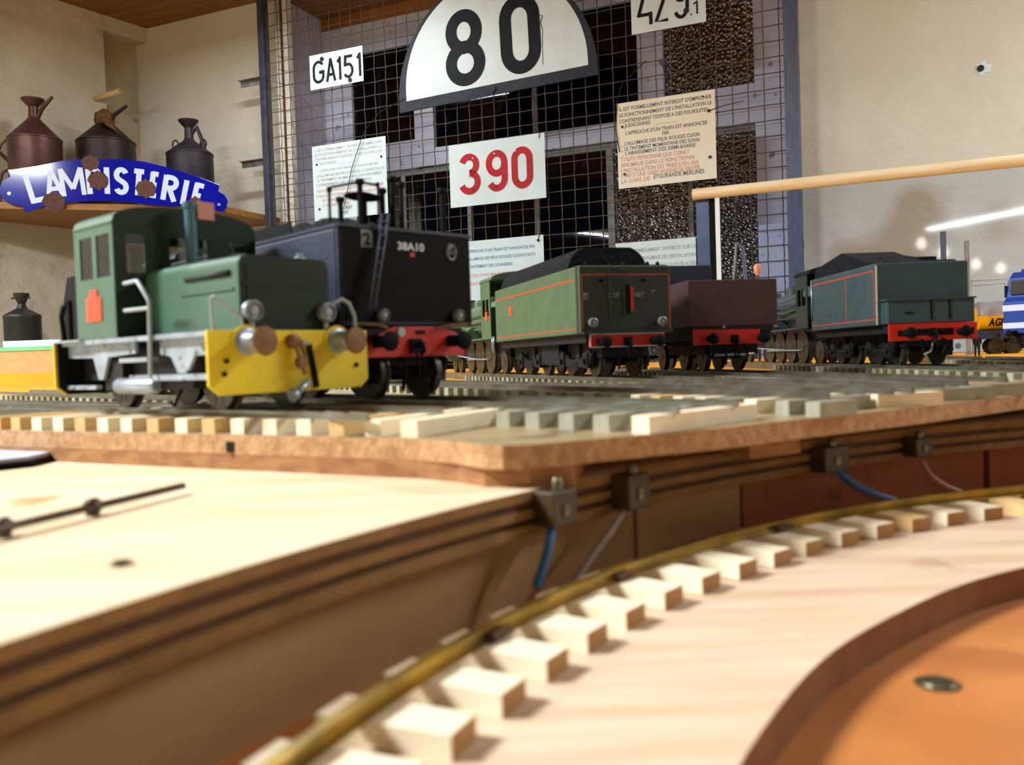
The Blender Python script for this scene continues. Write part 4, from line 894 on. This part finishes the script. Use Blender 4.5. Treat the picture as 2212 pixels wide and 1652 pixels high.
# its engine further along the same siding
e = thing('steam_locomotive', 'black steam engine ahead of the 38A10 tender, its front peeping out left of the shunter', 'model locomotive', M @ Matrix.Translation((0, .175, 0)))
def engine(e, mb_, mc, Lb=.30, rd=.021, cabz=.088, hw=.033, roofm=None, nd=3, base=.047, defl=False, zc=.054, br=.0205, front='steel'):
    cabo = MB(); cabo.panel(.0, .034, .034, cabz-.008, [(.005, .0155, .056, .072), (.018, .029, .056, .072)], -hw, -hw+.001, 'x').panel(.0, .034, .034, cabz-.008, [(.005, .0155, .056, .072), (.018, .029, .056, .072)], hw-.001, hw, 'x')
    cabo.panel(-hw, hw, .034, cabz-.008, [(-.027, -.019, .066, .076), (.019, .027, .066, .076)], .033, .034); cabo.build('cab', mc, e)
    rf = [(-hw-.0008, cabz-.008)]+[(-(hw+.0008)*cos(pi*i/16), cabz-.008+.008*sin(pi*i/16)**.8) for i in range(1, 16)]+[(hw+.0008, cabz-.008)]
    MB().prism(rf, -.010, .036, 'y').build('cab_roof', roofm or mc, e)
    MB().lathe([(br*1.08, 0), (br*1.05, Lb*.25), (br*.98, Lb*.27), (br*.98, Lb*.78), (br*1.02, Lb*.78), (br*1.02, Lb), (br*.85, Lb+.004)], (0, .034, zc), (0, 1, 0), 28).build('boiler', mb_, e)
    for y_, r_, h_ in ((.034+Lb*.2, .007, .010), (.034+Lb*.42, .0075, .011), (.034+Lb*.65, .006, .009)): MB().lathe([(r_, 0), (r_, h_*.7), (r_*.6, h_)], (0, y_, zc+br-.002), n=16).build('dome', mb_, e)
    MB().lathe([(.0075, 0), (.006, .004), (.006, .010), (.0075, .012), (.0055, .012)], (0, .034+Lb*.9, zc+br-.002), n=18).build('chimney', mb_, e)
    rb = MB(); rb.box((-.031, .03, .0345), (-.019, .034+Lb+.02, .036)).box((.019, .03, .0345), (.031, .034+Lb+.02, .036)).build('running_board', mb_, e)
    pi_ = MB()
    for sx in (-1, 1):
        for k in range(3): pi_.tube([(sx*(br+.002), .036, zc+.008-k*.008), (sx*(br+.0015), .034+Lb*.5, zc+.006-k*.007), (sx*(br+.001), .034+Lb*.9, zc+.012-k*.009)], .0009, 6)
        pi_.lathe([(.006, 0), (.006, .022)], (sx*.024, .11, .043), (0, 1, 0), 12)
    pi_.build('pipework', mb_, e)
    MB().box((-.013, .01, .016), (.013, .034+Lb+.015, .035)).build('main_frame', 'chassis', e)
    for k in range(nd):
        y_ = .07+k*base
        for sx in (-1, 1): wheel(e, y_, rd, sx, rim=(front == 'steel'))
        axle(e, y_, rd)
    for sx in (-1, 1): MB().bar((sx*.0185, .07, rd-.004), (sx*.0185, .07+(nd-1)*base, rd-.004), .0035, .001, (0, 0, 1)).bar((sx*.0195, .07+base, rd-.004), (sx*.0195, .034+Lb-.03, rd+.001), .003, .001).build('coupling_rod', 'steel_paint', e)
    for y_ in (.02, .034+Lb-.03, .034+Lb-.002):
        for sx in (-1, 1): wheel(e, y_, .0112, sx, rim=(front == 'steel'))
    for sx in (-1, 1): MB().lathe([(.0085, 0), (.0085, .026), (.006, .028)], (sx*.0245, .034+Lb-.035, .022), (0, 1, 0), 14).build('cylinder', mb_, e)
    yb = .034+Lb+.02
    MB().box((-.031, yb, .0185), (.031, yb+.002, .0315)).build('front_beam', 'beam_red', e)
    for sx in (-1, 1):
        MB().lathe([(.003, 0), (.003, .009), (.004, .009), (.004, .0105)], (sx*.0201, yb+.002, .0244), (0, 1, 0), 12).build('buffer', 'black_metal', e)
    if defl:
        for sx in (-1, 1): MB().prism([(.034+Lb*.72, .037), (.034+Lb+.012, .037), (.034+Lb+.014, .066), (.034+Lb+.004, .082), (.034+Lb*.72, .082)], sx*.0315, sx*.0325, 'x').build('smoke_deflector', mb_, e)
engine(e, 'black_metal', 'black_blue', Lb=.137, nd=2, base=.04, defl=True, cabz=.084, br=.019)

M = VM('G'); g = thing('tender', 'bright green steam tender with red lining, rounded coal hood and red rear beam', 'model tender', M)
hw = .0348; zt = .0775; L = .213
tender_base(g, L, hw, [(-.0285, .0212), (.0285, .0212), (.0285, .0303), (-.0285, .0303)])
MB().box((-.0285, -.0014, .0297), (.0285, -.0011, .0305)).box((-.0285, -.0014, .0212), (-.0277, -.0011, .0305)).box((-.0285, -.0014, .0208), (.0285, -.0011, .0214)).build('beam_edging', 'enamel_white', g)
gb = MB(); gb.box((-hw, 0, .0305), (hw, L, zt)); o = gb.build('tank', 'tender_green', g, bevel=.001)
MB().box((-hw+.0008, -.0003, .0312), (hw-.0008, .0, zt-.0008)).build('rear_shade_sheet', 'tender_dkgreen', g)  # darker green sheet stands in for shade on the tender rear
lines(g, [(.009, L-.001, zt-.0098, zt-.0086), (.009, L-.001, .0338, .0346)], -hw, -1)
MB().box((-hw-.0002, .0015, .031), (-hw, .0065, zt)).build('corner_strip', 'tender_dkgreen', g)
rear_lines(g, [(-hw+.002, hw-.002, zt-.0068, zt-.0060), (-hw+.0015, -hw+.0022, .033, zt-.006), (hw-.0022, hw-.0015, .033, zt-.006)], -.0003)
MB().prism([(-.032, zt-.002)]+[(-.031*cos(pi*i/20), zt-.002+.0185*min(1, (sin(pi*i/20)*1.25))**.8) for i in range(1, 20)]+[(.032, zt-.002)], .030, .205, 'y').build('coal_hood', 'coal', g)
MB().box((-hw+.002, .001, zt-.001), (hw-.002, .030, zt+.0005)).build('rear_deck', 'black_metal', g)
for x, y in ((1265, 566), (1345, 562), (1398, 566), (1420, 568)):
    v = on_frame(M, x, y, .012); MB().lathe([(.0014, 0), (.0014, .003), (.0008, .004)], (v.x, .012, zt), n=10).build('filler_cap', 'black_metal', g)
q = MB()
for x in (-.0125, -.002): q.bar((x, -.0022, .040), (x, -.0022, zt+.001), .0008, .0008, (0, 1, 0))
for k in range(6): q.bar((-.0125, -.0022, .044+k*.006), (-.002, -.0022, .044+k*.006), .0006, .0006, (0, 1, 0))
q.build('ladder', 'tender_dkgreen', g)
MB().box((.003, -.0006, .0455), (.0053, -.0013, .0625)).build('level_gauge', 'beam_red', g, label='upright red water gauge on the tender rear')
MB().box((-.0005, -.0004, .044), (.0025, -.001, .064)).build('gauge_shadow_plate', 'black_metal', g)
m_ = MB(); text_mb(m_, '328', -.0095, .0553, .0034, .0085, -.0004, align='C', bold=.02); text_mb(m_, '087', .0100, .0553, .0034, .0078, -.0004, align='C', bold=.02); text_mb(m_, '*', .0205, .0545, .0060, None, -.0004, align='C', bold=.03); m_.build('lettering', 'grey_mark', g)
m_ = MB(); m_.m(0).box((-.0320, -.0006, .0540), (-.0288, -.0003, .0585)); text_mb(m_, '8', -.0304, .0548, .0028, None, -.0007, align='C', mi=1); m_.build('class_panel', ('grey_mark', 'sign_black'), g)
MB().box((.012, -.0005, .066), (.015, -.0008, .068)).box((-.02, -.0005, .066), (-.017, -.0008, .068)).build('bracket', 'black_metal', g)
lamp(g, -.0262, -.0005, .038, .0033); lamp(g, .0262, -.0005, .038, .0033)
MB().box((-.034, -.004, .0303), (.034, .0, .0318)).build('rear_step', 'black_blue', g)
for x in (-.0201, .0201): buffer_(g, x, .0244, r=.0040, rb=.0032)
coupling(g, .0245)
for y_ in (.16, ): MB().box((-hw-.0005, y_, .0520), (-hw, y_+.008, .0600)).build('number_badge', 'badge_orange', g, label='small orange-red badge on the tender side')
bogie(g, .045); bogie(g, .150)
MB().box((-.024, .075, .009), (.024, .115, .026)).build('water_scoop_box', 'chassis', g)
e = thing('steam_locomotive', 'green steam engine coupled ahead of the bright green tender', 'model locomotive', M @ Matrix.Translation((0, .232, 0)))
engine(e, 'tender_green', 'tender_green', Lb=.20, cabz=.097, hw=.0345, nd=3, base=.042, br=.021, rd=.019)
MB().box((-.0352, .010, .052), (-.0345, .017, .060)).build('number_badge', 'badge_orange', e)
MB().tube([(-.034, -.002, .022), (-.034, -.002, .036)], .0007, 6).tube([(-.034, -.006, .020), (-.034, -.008, .036)], .0007, 6).build('cab_step', 'steel_bright', e)

M = VM('D'); t = thing('tender', 'slate green steam tender with red beam and low rear toolbox, rightmost of the tenders', 'model tender', M)
hw = .035; zt = .0785; L = .160
tender_base(t, L, hw, [(-.0322, .0185), (.0335, .0185), (.0335, .0312), (-.0322, .0312)])
MB().box((-.026, -.0014, .0222), (-.017, -.0011, .0262)).box((-.0115, -.0014, .0222), (-.003, -.0011, .0272)).box((.004, -.0014, .0222), (.0155, -.0011, .0272)).box((.0235, -.0014, .0222), (.031, -.0011, .0272)).build('beam_opening', 'black_metal', t)
MB().box((-hw, .013, .031), (hw, L, zt)).build('tank', 'slate_green', t, bevel=.001)
MB().box((-.0325, .0, .0315), (.0325, .013, .0492)).build('toolbox', 'slate_green', t, bevel=.0006)
MB().box((-.034, -.001, .0490), (.0335, .013, .0502)).build('toolbox_lid', 'slate_green', t)
MB().box((-.0008, -.0006, .034), (.0004, 0, .0485)).box((.013, -.0006, .034), (.014, 0, .0485)).box((-.02, -.0006, .039), (-.014, 0, .040)).build('strap', 'black_metal', t)
MB().box((-hw-.0003, .0128, .0315), (-hw+.0006, .0142, zt-.002)).build('corner_strip', 'line_cream', t)
lines(t, [(.018, L-.004, zt-.0060, zt-.0050), (.018, L-.004, .0352, .0360), (.018, .0188, .036, zt-.005), (.074, .0752, .036, zt-.005), (L-.004, L-.0032, .036, zt-.005)], -hw, -1)
MB().prism([(.036, zt-.001), (.04, zt+.0035), (.09, zt+.0165), (.155, zt+.009), (.158, zt-.001)], -.032, .012, 'x').build('coal_plate', 'coal', t)
MB().prism([(.05, zt-.001), (.05, zt+.0075), (.14, zt+.0075), (.14, zt-.001)], .011, .029, 'x').build('coal_plate', 'coal', t)
coalpile(.030, .03, .15, zt, zt+.010, 9).build('coal_load', 'coal', t)
m_ = MB()
for k in range(9): m_.lathe([(.002+.001*random.random(), 0), (.003, .0015), (.001, .003)], (.004+k*.0031, .022+.004*random.random(), zt-.0008), n=6)
m_.build('coal_lumps', 'coal', t, kind='stuff')
for x in (-.0201, .0201): buffer_(t, x, .0244, r=.0042)
coupling(t, .0245); bogie(t, .040, base=.036); bogie(t, .120, base=.036)
MB().tube([(.0, -.004, .019), (-.004, -.006, .010), (-.008, -.004, .008)], .0007, 6).build('chain_link', 'steel_paint', t)
MB().lathe([(.0024, 0), (.002, .001)], (.0185, -.002, .0135), (0, -1, 0), 12).build('tail_disc', 'steel_bright', t)
MB().tube([(-hw-.0006, L-.004, .040), (-hw-.0006, L-.004, .078)], .0006, 6).build('handrail', 'steel_bright', t)
e = thing('steam_locomotive', 'dark green steam engine with many pipes ahead of the slate tender', 'model locomotive', M @ Matrix.Translation((0, .172, 0)))
engine(e, 'slate_green', 'tender_dkgreen', Lb=.27, cabz=.093, hw=.0345, nd=4, base=.038, br=.022, rd=.0175, roofm='coal')
for k in range(4): MB().tube([(-.0255, .04, .068-.006*k), (-.0262, .1, .064-.006*k), (-.0255, .2, .070-.006*k)], .0008, 6).build('pipe', 'slate_green', e)

M = VM('W'); t = thing('tender', 'low maroon tender with red beam between the two green ones', 'model tender', M)
hw = .0355
tender_base(t, .098, hw, [(-.0325, .0205), (.0205, .0205), (.0205, .0312), (-.0325, .0325)])
MB().box((-hw, 0, .0345), (hw, .098, .0700)).build('tank', 'maroon', t, bevel=.0006)
MB().box((-hw*.9, 0, .030), (hw*.9, .098, .0345)).build('sole_bar', 'chassis', t)
for x in (-.0201, .0201): buffer_(t, x, .0250, r=.0042)
coupling(t, .0245); MB().lathe([(.0012, 0), (.001, .001)], (-.008, -.001, .0338), (0, -1, 0), 8).build('bolt', 'lamp_ring', t)
for y_ in (.028, .072):
    for sx in (-1, 1): wheel(t, y_, .0115, sx); 
    axle(t, y_, .0115)
MB().box((-.022, .008, .013), (-.0195, .095, .0205)).box((.0195, .008, .013), (.022, .095, .0205)).build('side_frame', 'chassis', t)
MB().tube([(-.017, -.004, .0125), (.014, -.004, .0125)], .0012, 8).build('brake_rod', 'steel_bright', t)
e = thing('freight_wagon', 'dark blue high-sided box body coupled just beyond the maroon tender', 'model wagon', M @ Matrix.Translation((0, .110, 0)))
MB().box((-.036, 0, .032), (.0235, .12, .0925)).build('body', 'bunker_blue', e, bevel=.0006); MB().box((-.03, 0, .022), (.03, .12, .032)).build('underframe', 'chassis', e)
for y_ in (.025, .095):
    for sx in (-1, 1): wheel(e, y_, .0115, sx)
    axle(e, y_, .0115)

# ---- blue diesel, tank wagon, small trackside items ----------------------------------
q0 = CAMP+ray(2167, 700)*(1.0/ray(2167, 700).y)
M = Matrix.Translation((q0.x+.016, q0.y-.03, 0)) @ Matrix.Rotation(rad(-62), 4, 'Z')     # local y runs away to the right
t = thing('diesel_locomotive', 'blue diesel locomotive with white stripes, cut off at the right edge', 'model locomotive', M)
hw = .034; L = .36
prof = [(0, .024), (0, .060), (.006, .066), (.012, .088), (.02, .0955), (L, .0955), (L, .024)]
MB().prism(prof, -hw, hw, 'x').build('body', 'bb_blue', t, bevel=.001)
MB().box((-hw+.004, .03, .0955), (hw-.004, L-.01, .099)).build('roof', 'bb_roof', t)
for sx in (-1, 1):
    MB().box((sx*hw, .0, .050), (sx*(hw+.0004), L, .057)).box((sx*hw, .0, .030), (sx*(hw+.0004), L, .0365)).build('stripe', 'bb_white', t)
    w_ = MB().box((sx*hw, .016, .0655), (sx*(hw+.0006), .034, .0845)).build('window_surround', 'bb_white', t); MB().box((sx*(hw+.0006), .018, .0675), (sx*(hw+.0009), .032, .0825)).build('pane', 'bb_roof', w_)
    MB().box((sx*hw, .004, .0660), (sx*(hw+.0005), .010, .080)).build('pane', 'dark_glass', t)
MB().box((-hw, -.0004, .050), (hw, 0, .057)).box((-hw, -.0004, .030), (hw, 0, .0365)).build('stripe', 'bb_white', t)
for sx in (-1, 1): MB().prism([(sx*.004, .069), (sx*.028, .069), (sx*.026, .085), (sx*.004, .085)], .004, .010, 'y').build('windscreen', 'dark_glass', t)
for x in (-.0201, .0201): buffer_(t, x, .0244, r=.004)
MB().box((-.025, .005, .012), (.025, L-.01, .026)).build('underframe', 'chassis', t)
bogie(t, .05, .012, .06); bogie(t, .29, .012, .06)
q0 = CAMP+ray(2109, 700)*(1.62/ray(2109, 700).y)
M = Matrix.Translation((q0.x, q0.y, -.0076)) @ Matrix.Rotation(rad(-98), 4, 'Z')
t = thing('tank_wagon', 'yellow and silver tank wagon lettered AGIP at the far right', 'model wagon', M)
TR = .0275; TZ = .0706; L = .26
m_ = MB(); n = 32; vs = []; 
for j, (y_, rr) in enumerate(((-.003, .6), (.0, .93), (.003, 1), (L-.003, 1), (L, .93), (L+.003, .6))):
    for k in range(n): vs.append((TR*rr*cos(2*pi*k/n), y_, TZ+TR*rr*sin(2*pi*k/n)))
for top_ in (0, 1):
    fs = [(j*n+k, j*n+(k+1) % n, (j+1)*n+(k+1) % n, (j+1)*n+k) for j in range(5) for k in range(n) if (k < n//2) == bool(top_)]
    m2 = MB(); m2.add(vs, fs, True); o = m2.build('upper_shell' if top_ else 'lower_shell', 'tank_silver' if top_ else 'tank_yellow', t)
cap = MB().lathe([(TR*.6, 0), (TR*.3, .002), (.001, .003)], (0, -.003, TZ), (0, -1, 0), 24).build('tank_end', 'tank_yellow', t)
m_ = MB(); q = MB(); text_mb(q, 'AGIP', 0, 0, .0136, .033, 0, bold=.04)
vv = []
for v in q.v:
    zz = -.0182+v[2]; vv.append((math.sqrt(max(0, TR*TR-zz*zz))+.0014, .0125+v[0], TZ+zz))
m_ = MB(); m_.add(vv, q.f, False); m_.build('lettering', 'sign_black', t)
MB().box((-.026, -.004, .028), (.026, L+.004, .0435)).box((.0265, .03, .030), (.0285, .055, .040)).build('underframe', 'black_blue', t)
for y_ in (.03, .06, L-.06, L-.03):
    for sx in (-1, 1): wheel(t, y_, .0145, sx)
# two grey masts, dwarf post, frame, orange signal
def at_px(x, y, Z): d_ = ray(x, y); return CAMP+d_*(Z/d_.y)
for x, yt, lab, wd, m in ((2037, 500, 'tall blue-grey upright strip standing behind the slate tender', .0085, 'post_blue'), (2088, 520, 'shorter grey-brown upright strip right of the tall one behind the tender', .0075, 'iron_bar')):
    q = at_px(x, yt, 1.55); o = MB().box((-wd/2, -.002, -.0076), (wd/2, .002, q.z)).build('catenary_mast', m, None, Matrix.Translation((q.x, q.y, 0))); tag(o, lab, 'mast')
a = at_px(2098, 607, 1.6); 
o = MB()
for yy in (607, 617):
    p1 = at_px(2098, yy, 1.6); p2 = at_px(2188, yy-5, 1.6); o.tube([p1, p2], .0007, 5)
for xx in (2099, 2178):
    p1 = at_px(xx, 604, 1.6); o.tube([(p1.x, p1.y, p1.z), (p1.x, p1.y, -.0076)], .0009, 5)
tag(o.build('wire_fence', 'iron_bar'), 'thin two-wire fence between the slate tender and the blue diesel', 'fence')
f_ = at_px(1595, 525, 1.25); fb_ = f_.z
t = thing('loading_gauge', 'slim grey A-shaped frame standing behind the maroon tender', 'gauge frame', Matrix.Translation((f_.x, f_.y, 0)))
q1 = at_px(1584, 612, 1.25); q2 = at_px(1610, 612, 1.25)
MB().tube([(q1.x-f_.x, 0, -.0076), (q1.x-f_.x, 0, q1.z), (-.003, 0, f_.z)], .0017, 6).build('leg', 'iron_bar', t)
MB().tube([(q2.x-f_.x+.001, 0, -.0076), (q2.x-f_.x+.001, 0, q2.z), (.006, 0, f_.z-.008), (-.003, 0, f_.z)], .0026, 6).build('leg', 'post_blue', t)
f_ = at_px(1636, 572, 1.2)
t = thing('lineside_signal', 'tiny orange-headed signal behind the maroon tender', 'signal', Matrix.Translation((f_.x, f_.y, 0)))
MB().lathe([(.002, -.011), (.0048, -.006), (.0052, 0), (.004, .004), (.001, .006)], (0, 0, f_.z-.004), n=12).build('head', 'text_orange', t); MB().tube([(0, 0, -.0076), (0, 0, f_.z-.012)], .0016, 8).build('post', 'rust_brown', t)
f_ = at_px(2110, 712, 1.3)
t = thing('figurine', 'tiny dark standing figure beside the slate tender buffer', 'model figure', Matrix.Translation((f_.x, f_.y, -.0076)))
hh = f_.z+.0076
mf = bpy.data.meshes.new('body'); pts = [(0, 0, .50), (0, 0, .62), (0, 0, .78), (0, 0, .84), (0, 0, .93), (.06, 0, .48), (.065, 0, .26), (.07, 0, .04), (.075, -.05, .02), (-.06, 0, .48), (-.065, 0, .26), (-.07, 0, .04), (-.075, -.05, .02), (.11, 0, .78), (.14, 0, .60), (.13, -.04, .46), (-.11, 0, .78), (-.14, 0, .60), (-.13, -.04, .46)]
ed = [(0, 1), (1, 2), (2, 3), (3, 4), (0, 5), (5, 6), (6, 7), (7, 8), (0, 9), (9, 10), (10, 11), (11, 12), (2, 13), (13, 14), (14, 15), (2, 16), (16, 17), (17, 18)]
mf.from_pydata([(x*hh, y*hh, z*hh) for x, y, z in pts], ed, []); mf.materials.append(MATS['chassis'])
fo = bpy.data.objects.new('body', mf); S.collection.objects.link(fo); fo.parent = t
sk = fo.modifiers.new('skin', 'SKIN')
for v, r in zip(mf.skin_vertices[0].data if mf.skin_vertices else [], []): pass
fo.modifiers.remove(sk); bpy.context.view_layer.objects.active = fo; sk = fo.modifiers.new('skin', 'SKIN')
bmf = bmesh.new(); bmf.from_mesh(mf); ly = bmf.verts.layers.skin.verify(); rs = [.085, .085, .09, .035, .06, .06, .045, .033, .03, .06, .045, .033, .03, .045, .035, .025, .045, .035, .025]
bmf.verts.ensure_lookup_table()
for v, r in zip(bmf.verts, rs): v[ly].radius = (r*hh, r*hh); v[ly].use_root = v.index == 0
bmf.to_mesh(mf); bmf.free(); sb = fo.modifiers.new('sub', 'SUBSURF'); sb.levels = 1; sb.render_levels = 1

# ------------------------------------------------------------------ perspex screen under a wooden rail
PD = -.8
s0 = on_frame(MW, 1556, 430, PD); zr0 = on_frame(MW, 1500, 420, PD); zr1 = on_frame(MW, 2212, 343, PD)
t = thing('perspex_screen', 'clear perspex sheet standing behind the right-hand trains', 'screen', MW @ Matrix.Translation((0, PD, 0)))
MB().box((s0.x-.002, -.0015, -.02), (2.4, .0015, zr0.z-.0142)).build('sheet', 'perspex', t)
MB().box((s0.x-.013, -.003, -.02), (s0.x-.002, .003, zr0.z-.0142)).build('lit_edge_strip', 'enamel_white', t, label='white vertical strip standing in for the lit sheet edge')  # white colour stands in for light caught by the sheet edge
tr = thing('wooden_rail', 'long pale round wooden pole along the top of the perspex sheet', 'pole', MW @ Matrix.Translation((0, PD, 0)))
MB().tube([(zr0.x-.004, 0, zr0.z), (2.42, 0, zr0.z)], .0138, 16).build('pole', 'dowel', tr, bevel=.001)
su = on_frame(MW, 1518, 430, PD+.02)
o = MB().box((su.x-.0155, PD+.012, -.06), (su.x+.0155, PD+.02, zr0.z-.004)).build('screen_strut', 'strut_blue', None, MW); tag(o, 'blue-grey steel strut under the end of the wooden pole', 'strut')
o = MB().box((su.x+.0165, PD+.012, -.06), (su.x+.032, PD+.018, zr0.z-.012)).build('screen_batten', 'black_metal', None, MW); tag(o, 'dark batten between the steel strut and the white perspex edge', 'batten')

# ------------------------------------------------------------------ left background: board, paper, fourth can
q = at_px(0, 745, 2.0)
bt = at_px(60, 746, 1.98).z
t = thing('storage_board', 'tan upright board with a strip of green tape along its top, far left', 'board', Matrix.Translation((-1.45, 1.98, -.0076)))
MB().box((-.55, 0, .0245), (.66, .3, bt+.0076-.004)).build('board', 'brown_board', t)
MB().box((-.55, -.001, 0), (.66, .3, .0244)).build('plinth', 'ochre_paint', t)
MB().box((-.55, -.002, bt+.0076-.012), (.66, .3, bt+.0076-.003)).box((.635, -.0025, bt+.0076-.03), (.66, 0, bt+.0076-.01)).build('tape', 'green_tape', t)
pl = at_px(16, 737, 2.05)
o = MB().box((pl.x, 2.03, bt-.003), (pl.x+.135, 2.15, bt+.0135)).build('paper_stack', 'white_paper', None, None, bevel=.002); tag(o, 'pale bluish-white flat packet lying on the taped board', 'packet')
oil_can('small dark oil can with a winged cap, behind the packet at far left', 34, bt-.003, 36.5, 2.3, 'can_black', 0, 634, handle=False, sh=684, nb=657)
c4 = bpy.context.scene.objects
t4 = [o for o in c4 if o.get('label', '').startswith('small dark oil can')][0]; zc_ = at_px(34, 634, 2.3).z-(bt-.003)
MB().bar((-.026, 0, zc_-.012), (.022, 0, zc_-.012), .006, .005).bar((0, 0, zc_-.02), (.002, 0, zc_+.002), .006, .006, (0, 1, 0)).build('winged_cap', 'can_black', t4)
# ------------------------------------------------------------------ sheet and rod on the plywood
pt = [on_z(x, y, -.0155) for x, y in ((-60, 953), (60, 956), (112, 964), (120, 972), (60, 985), (-60, 998))]
o = MB().prism([(p.x, p.y) for p in pt], -.0172, -.0157).build('plastic_sheet', 'white_paper', None, None); tag(o, 'glossy pale sheet edge poking onto the plywood at far left', 'sheet')
o2 = MB().prism([(p.x*.995+.001, p.y*.995) for p in pt], ZB, -.0173).build('backing_card', 'black_metal'); tag(o2, 'black card lying under the pale sheet at far left', 'card')
t = thing('metal_rod', 'thin brown metal rod with two collars lying on the plywood at left', 'rod')
r0 = on_z(396, 1049, ZB+.0024); r1 = on_z(0, 1142, ZB+.0024); dr = (r1-r0).normalized()
MB().tube([r0, r1+dr*.05], .00095, 10).build('rod', 'rod_metal', t)
for x, y in ((200, 1093), (6, 1137)):
    c = on_z(x, y, ZB+.0024); MB().tube([c-dr*.0022, c-dr*.001, c+dr*.001, c+dr*.0022], [.0012, .0021, .0021, .0012], 10).box((c.x-.0012, c.y-.0012, ZB), (c.x+.0012, c.y+.0012, ZB+.0015)).build('collar', 'rod_metal', t)

# ------------------------------------------------------------------ fluorescent battens, added fill ones included
for i, (x, y, z, l, r, w, wd) in enumerate(TUBES):
    t = thing('ceiling_light', 'fluorescent batten on the ceiling, %s' % ('nearest above the turntable pit', 'left of the layout before the oil cans', 'added unseen to brighten the right of the back wall', 'far end of the room behind the camera', 'by the left wall behind the camera', 'added unseen to brighten the signs on the mesh')[i], 'lamp', Matrix.Translation((x, y, z)) @ Matrix.Rotation(r, 4, 'Z'))
    MB().box((-l/2-.02, -.035, .012), (l/2+.02, .035, CZ-z)).build('housing', 'tube_body', t)
    MB().tube([(-l/2, 0, -.012), (l/2, 0, -.012)], .013, 12).build('tube', 'tube_glow', t)
def reflamp(x, y, dist):
    q = ray(x, y); n = NN; P_ = CAMP+q*(((MW @ Vector((0, PD, 0))-CAMP).dot(n))/q.dot(n)); r_ = q-2*q.dot(n)*n; r_.normalize(); return P_+r_*dist
for k, (x, y, dist) in enumerate(((1990, 527, 6.5), (2038, 546, 6.8), (2108, 572, 7.2), (2162, 580, 7.4))):
    p = reflamp(x, y, dist); t = thing('pendant_bulb', 'bare bulb on a cord behind the camera, %s counted from the left' % ('first', 'second', 'third', 'last')[k], 'lamp', Matrix.Translation(p), 'bare bulbs seen as reflections')
    MB().lathe([(.012, .06), (.03, .035), (.045, 0), (.03, -.035), (.005, -.045)], n=14).build('bulb', 'bulb_glow', t); MB().tube([(0, 0, .06), (0, 0, CZ-p.z-.001)], .003, 6).build('cord', 'black_metal', t)
